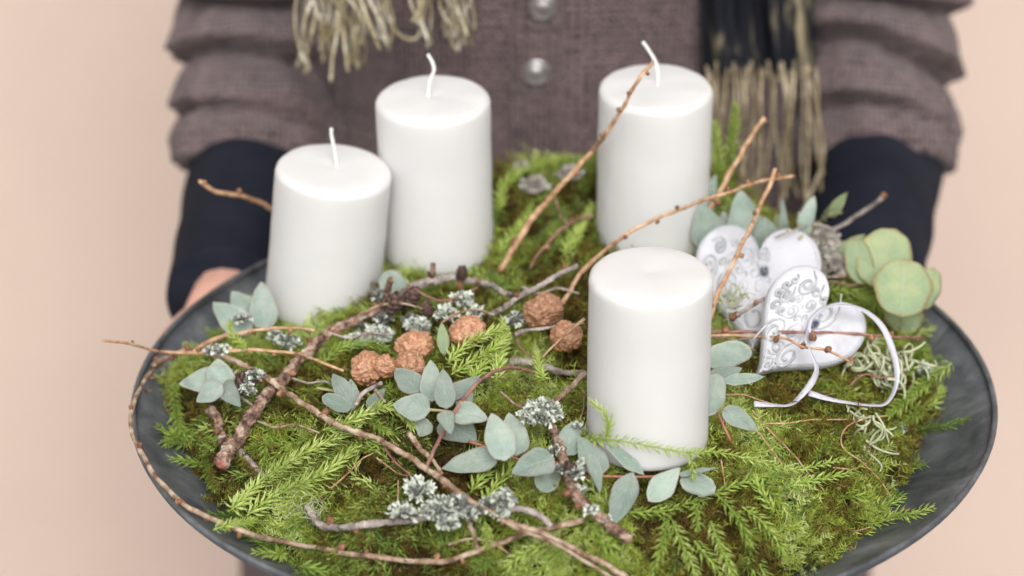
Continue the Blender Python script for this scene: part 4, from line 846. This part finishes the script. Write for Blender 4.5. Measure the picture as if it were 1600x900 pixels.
# dark larch cones
def cone(px, py, wpx, lift, label, seed, tilt=(0, 0)):
    c = hit(px, py, lift); Z = (c - CAM).dot(FW); r = wpx / 2 * Z / FPX; rs = random.Random(seed)
    V, F = lathe([(.0001, -r), (r * .5, -r * .6), (r * .55, 0), (r * .3, r * .8), (.0001, r)], 10); root = link_mesh('larch_cone', V, F, M['cone']); root.location = c; root.rotation_euler = (tilt[0], tilt[1], rs.random() * 6); tag(root, label, 'cone', 'small dark larch cones')
    sv = [(-.45, 0, 0), (.45, 0, 0), (.6, .55, .3), (.25, .95, .55), (-.25, .95, .55), (-.6, .55, .3), (0, .5, .12)]; sf = [(0, 1, 6), (1, 2, 6), (2, 3, 6), (3, 4, 6), (4, 5, 6), (5, 0, 6)]
    me = bpy.data.meshes.new('scale'); me.from_pydata([(x * r * .7, y * r * .75, z * r * .75) for x, y, z in sv] + [(x * r * .7, y * r * .75, z * r * .75 - r * .06) for x, y, z in sv], [], sf + [tuple(q + 7 for q in f[::-1]) for f in sf] + [(i, (i + 1) % 6, (i + 1) % 6 + 7, i + 7) for i in range(6)]); me.materials.append(M['cone'])
    for k in range(22):
        s = bpy.data.objects.new('scale', me); COL.objects.link(s); s.parent = root; a = k * 2.4; h = -.7 + 1.5 * k / 22; rad = .42 * math.sqrt(max(.05, 1 - h * h * .8))
        s.location = (math.sin(-a) * rad * r, math.cos(a) * rad * r, h * r); s.rotation_euler = (R(15 + 40 * (k / 22)), 0, a)
cone(613, 478, 34, .022, 'dark cone at the foot of the leaning candle on the thick branch', 1, (.4, .3))
cone(640, 468, 32, .020, 'dark cone between the thick branch and the bent wick candle', 2, (-.3, .5))
cone(383, 596, 38, .022, 'open dark cone beside the left eucalyptus tip', 3, (.9, 0))
cone(722, 430, 22, .026, 'blackish little cone on the arching grey branch', 4)
cone(668, 486, 24, .016, 'small cone above the upper seed pod', 5, (.5, 0))
cone(893, 733, 24, .024, 'small cone on the upright lichen branch left of the front candle', 6, (.6, .3))

# ------------------------------------------------ clubmoss sprigs one can pick out
CL = [
 ([(900, 684), (938, 686), (975, 690), (1020, 698), (1070, 707), (1127, 705), (1183, 719), (1240, 734), (1300, 722), (1350, 712)], 'long thin clubmoss runner passing in front of the front candle', .018, .72, .0042, 900),
 ([(1077, 710), (1081, 730), (1083, 750)], 'short clubmoss side shoot hanging from the runner under the front candle', .020, .7, .0036, 1300),
 ([(970, 801), (1010, 800), (1051, 796), (1100, 776), (1145, 760), (1202, 741)], 'clubmoss sprig rising right below the front candle', .012, .6, .005, 1100),
 ([(1047, 806), (1040, 830), (1032, 860), (1020, 892)], 'clubmoss sprig pointing straight down left of the bottom centre gap', .012, .7, .0055, 1300),
 ([(1052, 815), (1064, 845), (1078, 875), (1090, 905)], 'clubmoss sprig fanning down just right of its neighbour', .014, .8, .0058, 1300),
 ([(1111, 815), (1122, 845), (1135, 875), (1146, 905)], 'pale clubmoss sprig at the bottom between front candle and right moss', .014, .85, .0058, 1300),
 ([(1120, 772), (1142, 795), (1160, 822), (1172, 850)], 'clubmoss sprig bridging the brown hollow right below the front candle', .014, .62, .0055, 1300),
 ([(1095, 778), (1088, 800), (1090, 825)], 'short clubmoss sprig above the two pale ones at bottom', .012, .68, .0052, 1300),
 ([(1160, 792), (1190, 815), (1212, 842), (1225, 872)], 'green clubmoss sprig at the border of brown hollow and bright right moss', .012, .72, .0055, 1300),
 ([(1085, 845), (1100, 865), (1115, 880), (1125, 900)], 'small clubmoss sprig between the two pale ones at bottom', .012, .75, .0055, 1300),
 ([(362, 796), (395, 765), (433, 734), (468, 712), (500, 696), (535, 680), (560, 668)], 'big lime clubmoss sprig reaching toward the left front edge, upper of the pair', .016, .9, .0064, 1500),
 ([(385, 806), (420, 780), (455, 762), (490, 748), (525, 725), (555, 700)], 'big lime clubmoss sprig, lower of the pair at left front', .014, .85, .0066, 1500),
 ([(333, 828), (352, 822), (375, 820), (400, 812)], 'little bright clubmoss tip lying over the left front bowl wall', .012, .75, .0046, 1500),
 ([(270, 595), (272, 630), (280, 665), (300, 688), (335, 686)], 'clubmoss sprig drooping over the left moss edge onto the bowl', .010, .6, .0060, 1500),
 ([(310, 688), (318, 712), (325, 738), (335, 765)], 'olive clubmoss sprig below the drooping one on the left edge', .008, .5, .0055, 1500),
 ([(428, 660), (420, 685), (414, 712), (412, 735)], 'upright clubmoss sprig right of the thick reddish cut branch', .010, .6, .0055, 1300),
 ([(475, 868), (505, 874), (540, 882), (572, 888)], 'clubmoss sprig under the rim twig at the bottom left', .008, .55, .0058, 1400),
 ([(470, 885), (500, 892), (540, 900), (580, 905)], 'dark clubmoss sprig cut by the bottom edge at left', .008, .5, .0058, 1400),
 ([(505, 672), (540, 662), (575, 645), (600, 636), (628, 645), (645, 668)], 'lime clubmoss sprig arching just left of the eucalyptus rosette', .022, .88, .0058, 1500),
 ([(505, 640), (540, 640), (575, 655), (605, 675)], 'mid green clubmoss sprig behind the arching lime one', .014, .7, .0058, 1400),
 ([(700, 568), (720, 545), (748, 528), (790, 512)], 'bright clubmoss sprig in front of the half hidden seed pod', .026, .85, .0056, 1600),
 ([(705, 585), (735, 565), (765, 548), (795, 525)], 'bright clubmoss sprig lowest of the three in the centre', .024, .8, .0056, 1600),
 ([(775, 595), (780, 560), (790, 530), (785, 500)], 'upright clubmoss sprig right of the half hidden seed pod', .020, .85, .0056, 1600),
 ([(735, 600), (750, 575), (770, 555)], 'stubby clubmoss sprig behind the dark arched twig', .020, .72, .0056, 1500),
 ([(505, 568), (525, 548), (550, 538), (580, 538), (607, 546)], 'green clubmoss sprig curving above the leftmost seed pod', .018, .55, .0050, 1500),
 ([(848, 592), (843, 575), (838, 552)], 'tiny upright clubmoss tip by the weathered grey stick', .026, .8, .0045, 1600),
 ([(752, 790), (775, 760), (795, 735), (800, 715)], 'clubmoss sprig standing below the broad upright leaf', .010, .75, .0056, 1400),
 ([(735, 770), (750, 750), (765, 735)], 'short clubmoss sprig left of the broad leaf sprig', .010, .7, .0056, 1400),
 ([(758, 815), (761, 835), (760, 855)], 'clubmoss tip hanging below the white lichen', .018, .7, .0046, 1500),
 ([(850, 852), (822, 862), (800, 880), (790, 900)], 'clubmoss sprig under the end of the curving rim twig', .010, .8, .0056, 1400),
 ([(880, 860), (862, 875), (845, 892), (835, 905)], 'clubmoss sprig cut by the bottom edge left of the diagonal twig', .010, .7, .0056, 1400),
 ([(915, 815), (935, 835), (955, 860), (962, 890)], 'clubmoss sprig beneath the cut end of the lichen branch', .010, .65, .0056, 1400),
 ([(1487, 567), (1462, 588), (1438, 604), (1412, 628), (1388, 648)], 'feathery clubmoss tip reaching over the right bowl wall', .020, .7, .0062, 1500),
 ([(1440, 530), (1435, 555), (1420, 575), (1400, 600)], 'clubmoss sprig standing below the silver dollar leaves', .018, .55, .0060, 1400),
 ([(1440, 640), (1420, 655), (1395, 672), (1370, 690)], 'clubmoss sprig under the feathery tip at the right edge', .012, .65, .0058, 1400),
 ([(1290, 455), (1320, 452), (1350, 462), (1385, 485)], 'yellow green clubmoss behind the ribbon loop', .020, .75, .0060, 1400),
 ([(1300, 470), (1335, 478), (1370, 500)], 'darker clubmoss inside the upper ribbon loop', .012, .55, .0060, 1400),
 ([(1120, 300, .01), (1124, 262, .045), (1120, 225, .065), (1117, 192, .08)], 'left of two blurred clubmoss tips beside the back right candle', .02, .7, .0060, 1500),
 ([(1130, 300, .01), (1140, 255, .045), (1146, 205, .07), (1150, 165, .09)], 'taller right one of two blurred clubmoss tips beside the scarf fringe', .02, .6, .0060, 1500),
 ([(780, 330), (782, 300), (795, 280), (820, 262)], 'clubmoss sprig right behind the bent wick candle', .016, .7, .0060, 1400),
 ([(810, 275), (845, 258), (880, 248), (925, 246)], 'clubmoss sprig arching along the top of the back moss', .006, .5, .0050, 1000),
 ([(780, 395), (800, 370), (820, 345), (830, 320)], 'clubmoss sprig left of the tall leaning twig', .014, .7, .0060, 1400),
 ([(880, 400), (895, 375), (910, 350), (925, 320)], 'bright clubmoss sprig at the left of the back right candle', .012, .75, .0060, 1400),
 ([(385, 545, .03), (362, 520, .03), (359, 500, .036)], 'small green clubmoss tip in front of the leaves behind the leaning candle', .02, .7, .0042, 1500),
 ([(1210, 800), (1190, 770), (1180, 745)], 'clubmoss sprig lying in the yellow green moss right of the front candle', .012, .7, .0052, 1300),
 ([(1230, 762), (1262, 752), (1300, 745), (1330, 738)], 'thin clubmoss sprig under the runner on the right', .012, .72, .0050, 1200),
]
club([(0, 0)], 'short upright clubmoss tip standing at the left foot of the front candle', tintb=.85, dens=1500, nlen=.0042, seed=91, pts3=[in_front(946, 684, .004), in_front(951, 664, .006), in_front(943, 644, .007), in_front(923, 627, .009)])
club([(0, 0)], CL[0][1], tintb=.75, dens=900, nlen=.0042, seed=92, pts3=[hit(890, 683, .014)] + [in_front(x, y, .005) for x, y in ((915, 685), (938, 687), (975, 690), (1020, 698), (1070, 707), (1112, 706))] + [hit(1150, 712, .02), hit(1183, 720, .018), hit(1240, 734, .016), hit(1300, 722, .012), hit(1350, 712, .006)])
club([(0, 0)], CL[1][1], tintb=.72, dens=1300, nlen=.0036, seed=93, pts3=[in_front(1077, 709, .006), in_front(1081, 728, .009), in_front(1084, 750, .012)])
for i, (pts, lab, lf, tb, nl, dn) in enumerate(CL[2:]): club(pts, lab, lift=lf, tintb=tb, nlen=nl, dens=dn, seed=i + 1)

# ------------------------------------------------ white hearts with raised scrolls
def heart(tip, top, wpx, depth_lift, label, seed, flip=1, yawn=0, thick=.008, off=.0, size=None):
    """tip and top (notch) as picture points; the heart is a slab facing up toward the viewer"""
    b = hit(tip[0], tip[1], depth_lift); Z = (b - CAM).dot(FW)
    t = CAM + ray(top[0], top[1]) * (Z + off); ax = (t - b); ln = ax.length; ax.normalize()
    vw = (CAM - b).normalized(); nrm = (vw - ax * vw.dot(ax)).normalized(); nrm = (nrm + ax.cross(nrm) * math.sin(yawn)).normalized(); s = ax.cross(nrm).normalized()
    W = wpx * Z / FPX; root = empty('heart_ornament', b, label, 'heart', 'white heart ornaments')
    def hp(a):
        x = 16 * math.sin(a) ** 3; y = 13 * math.cos(a) - 5 * math.cos(2 * a) - 2 * math.cos(3 * a) - math.cos(4 * a); return x / 16, (y + 17) / 22.2
    n = 72; rings = [(1.0, -thick), (1.03, -thick * .8), (1.03, -.0016), (1.0, 0), (.93, .0006), (.86, -.0002), (.5, .0012), (.2, .0016)]; V = []
    cx, cy = 0, .60
    for q, z in rings:
        for k in range(n):
            x, y = hp(2 * math.pi * k / n); x = cx + (x - cx) * q; y = cy + (y - cy) * q
            V.append(b + s * x * W / 2 + ax * y * ln + nrm * z)
    F = grid_faces(len(rings), n, True); V.append(b + ax * cy * ln + nrm * .0017); c = len(V) - 1; o = (len(rings) - 1) * n
    F += [(o + k, o + (k + 1) % n, c) for k in range(n)]; F.append(tuple(range(n))[::-1])
    link_mesh('heart_body', V, F, M['heart'], root, origin=b)
    rs = random.Random(seed)
    def P2(x, y, z=.0010): return b + s * x * W / 2 + ax * y * ln + nrm * z
    def inside(x, y, q=.9):
        best = 9
        m_ = 0
        # even odd test on the outline
        pts = [(hp(2 * math.pi * k / 48)[0] * q, cy + (hp(2 * math.pi * k / 48)[1] - cy) * q) for k in range(48)]; c_ = False
        for (x1, y1), (x2, y2) in zip(pts, pts[1:] + pts[:1]):
            if (y1 > y) != (y2 > y) and x < (x2 - x1) * (y - y1) / (y2 - y1) + x1: c_ = not c_
        return c_
    placed = []
    tries = 0
    while len(placed) < 40 and tries < 4000:
        tries += 1; x, y = rs.uniform(-.95, .95), rs.uniform(.08, 1.1); r = rs.choice([.10, .14, .18, .22]) if len(placed) < 9 else rs.choice([.055, .08, .1])
        if flip * x > .12 + .25 * (1 - y): continue        # the other lobe is smooth
        if not inside(x, y, .84) or any((x - a) ** 2 + ((y - b_) * 1.0) ** 2 < (r + c_) ** 2 * .80 for a, b_, c_ in placed): continue
        placed.append((x, y, r)); a0 = rs.uniform(0, 6.28); dr = rs.choice((-1, 1)); turns = 1.6 if r > .09 else 1.0
        P = [P2(x + math.cos(a0 + dr * u * turns * 6.28) * r * (1 - .8 * u), y + math.sin(a0 + dr * u * turns * 6.28) * r * (1 - .8 * u), .0011) for u in [i / 18 for i in range(19)]]
        tail = P2(x + math.cos(a0 - dr * .9) * r * 1.5, y + math.sin(a0 - dr * .9) * r * 1.5, .0006)
        v, f = tube([tail] + P, lambda t: .00055 + .00035 * math.sin(math.pi * t) + (.0004 if t > .9 else 0), 5); link_mesh('scroll', v, f, M['heart'] if False else M['scroll'], root, origin=P[0])
    # raised edge and the thumb-sized hole ring near the notch
    P = [P2(hp(2 * math.pi * k / 60)[0] * .965, cy + (hp(2 * math.pi * k / 60)[1] - cy) * .965, .0006) for k in range(61)]; v, f = tube(P, .0006, 6, capf=False); link_mesh('raised_edge', v, f, M['heart'], root, origin=b)
    hx, hy = flip * .10, .80; P = [P2(hx + .07 * math.cos(a), hy + .07 * math.sin(a), .0014) for a in [2 * math.pi * i / 16 for i in range(17)]]; v, f = tube(P, .0006, 6, capf=False); link_mesh('eyelet', v, f, M['eyelet'], root, origin=b)
    v = [P2(hx, hy, .0018)] + [P2(hx + .055 * math.cos(2 * math.pi * i / 16), hy + .055 * math.sin(2 * math.pi * i / 16), .0018) for i in range(16)]; link_mesh('eyelet_hole', v, [(0, i + 1, (i + 1) % 16 + 1) for i in range(16)], M['hole'], root, origin=b, smooth_=False)
    return root, P2
M['scroll'] = mat('heart_scroll_relief', [(.4, (.36, .37, .38)), (.6, (.52, .53, .55))], scale=150, rough=.6)  # greyer than the white heart body: shading of the relief put into the colour
M['eyelet'] = mat('eyelet_metal', [(.4, (.30, .33, .40)), (.6, (.42, .45, .52))], scale=150, rough=.4, metal=.6)
M['hole'] = mat('eyelet_dark', [(.4, (.05, .06, .08)), (.6, (.08, .09, .11))], scale=150, rough=.8)
h1, _ = heart((1176, 548), (1186, 398), 196, .012, 'upper white heart with scrollwork behind the front candle', 3, flip=1, off=.055)
h2, P2 = heart((1184, 584), (1284, 484), 166, .018, 'lower white heart with scrollwork, its point to the lower left', 8, flip=1, off=.030)
# ribbon
def ribbon(paths, wpx, label):
    root = None
    for pts, wd in paths:
        P = spline([hit(p[0], p[1], p[2]) for p in pts], 8); V = []; fr = frames(P); Z = (P[0] - CAM).dot(FW); w_ = wd / 2 * Z / FPX; n = len(P)
        for i, p in enumerate(P):
            t = fr[i][0]; a = 1.0 + 1.25 * math.sin(i / n * 5.5 + .5); base = (-FW); s = t.cross(base).normalized(); nn = s.cross(t).normalized(); d = (s * math.cos(a - 1.0) + nn * math.sin(a - 1.0)) * w_
            V += [p - d, p, p + d, p + d + nn * .0004, p + nn * .0004, p - d + nn * .0004]
        F = grid_faces(n, 6, True); F += [(0, 1, 2, 3, 4, 5)[::-1], tuple(range((n - 1) * 6, n * 6))]
        if root is None: root = empty('ribbon', P[0], label, 'ribbon')
        link_mesh('ribbon_strip', V, F, M['ribbon'], root, origin=P[0])
    return root
ribbon([([(1262, 520, .036), (1266, 500, .042), (1280, 485, .048), (1302, 478, .052), (1330, 478, .052), (1356, 489, .048), (1378, 510, .042), (1392, 540, .036), (1401, 575, .030), (1399, 605, .026), (1384, 630, .022), (1360, 633, .018), (1320, 628, .014), (1290, 622, .012), (1264, 614, .012)], 10),
        ([(1264, 512, .038), (1260, 530, .038), (1268, 552, .036), (1276, 575, .030), (1268, 598, .022), (1248, 622, .014), (1232, 633, .013), (1208, 633, .013), (1178, 631, .013)], 10)], 10, 'narrow white satin ribbon looped through the lower heart')
# litter in the moss: bark flakes, dead needles, moss stalks
V = []; F = []
for i in range(900):
    th = random.uniform(0, 6.283); rr = mound_R(th) * math.sqrt(random.random()) * .98; x, y = rr * math.cos(th), rr * math.sin(th); z = surf(x, y) + random.uniform(.001, .005)
    a = random.uniform(0, 6.28); d = Vector((math.cos(a), math.sin(a), random.uniform(-.3, .5))).normalized(); ln = random.uniform(.002, .011); w_ = random.uniform(.00018, .0005) if ln > .005 else random.uniform(.0004, .0011)
    p = Vector((x, y, z)); m_ = p + d * ln * .5 + Vector((random.uniform(-1, 1), random.uniform(-1, 1), .6)) * ln * .15
    v, f = tube([p, m_, p + d * ln], w_, 4); o = len(V); V += v; F += [tuple(q + o for q in g) for g in f]
tag(link_mesh('moss_litter', V, F, M['litter']), 'brown needles and bark flakes caught in the moss', 'litter', kind='stuff')
# fallen crumbs on the bare zinc
for i, (x, y) in enumerate(((1417, 797), (1455, 640), (1330, 855), (1290, 880), (280, 585), (238, 590), (262, 640), (232, 610))):
    c = hit(x, y, .0012); v, f = lathe([(.0001, -.0006), (.0016, 0), (.0001, .0007)], 6); v = [Vector((a.x * 1.6, a.y * .8, a.z)) for a in v]; o = link_mesh('bark_crumb', v, f, M['bud']); o.location = c; o.rotation_euler = (0, 0, i * 1.3)
    tag(o, ['orange crumb alone on the right bowl wall', 'crumb near the clubmoss tip on the right bowl wall', 'crumb below the right moss edge', 'crumb at the lower right moss edge', 'crumb under the left rim twig start', 'crumb high on the left bowl wall', 'crumb by the left moss edge', 'crumb beside the left rim below the twig knot'][i], 'crumb', 'bark crumbs on the bowl')
for o in bpy.data.objects:
    if '_p' in o: del o['_p']
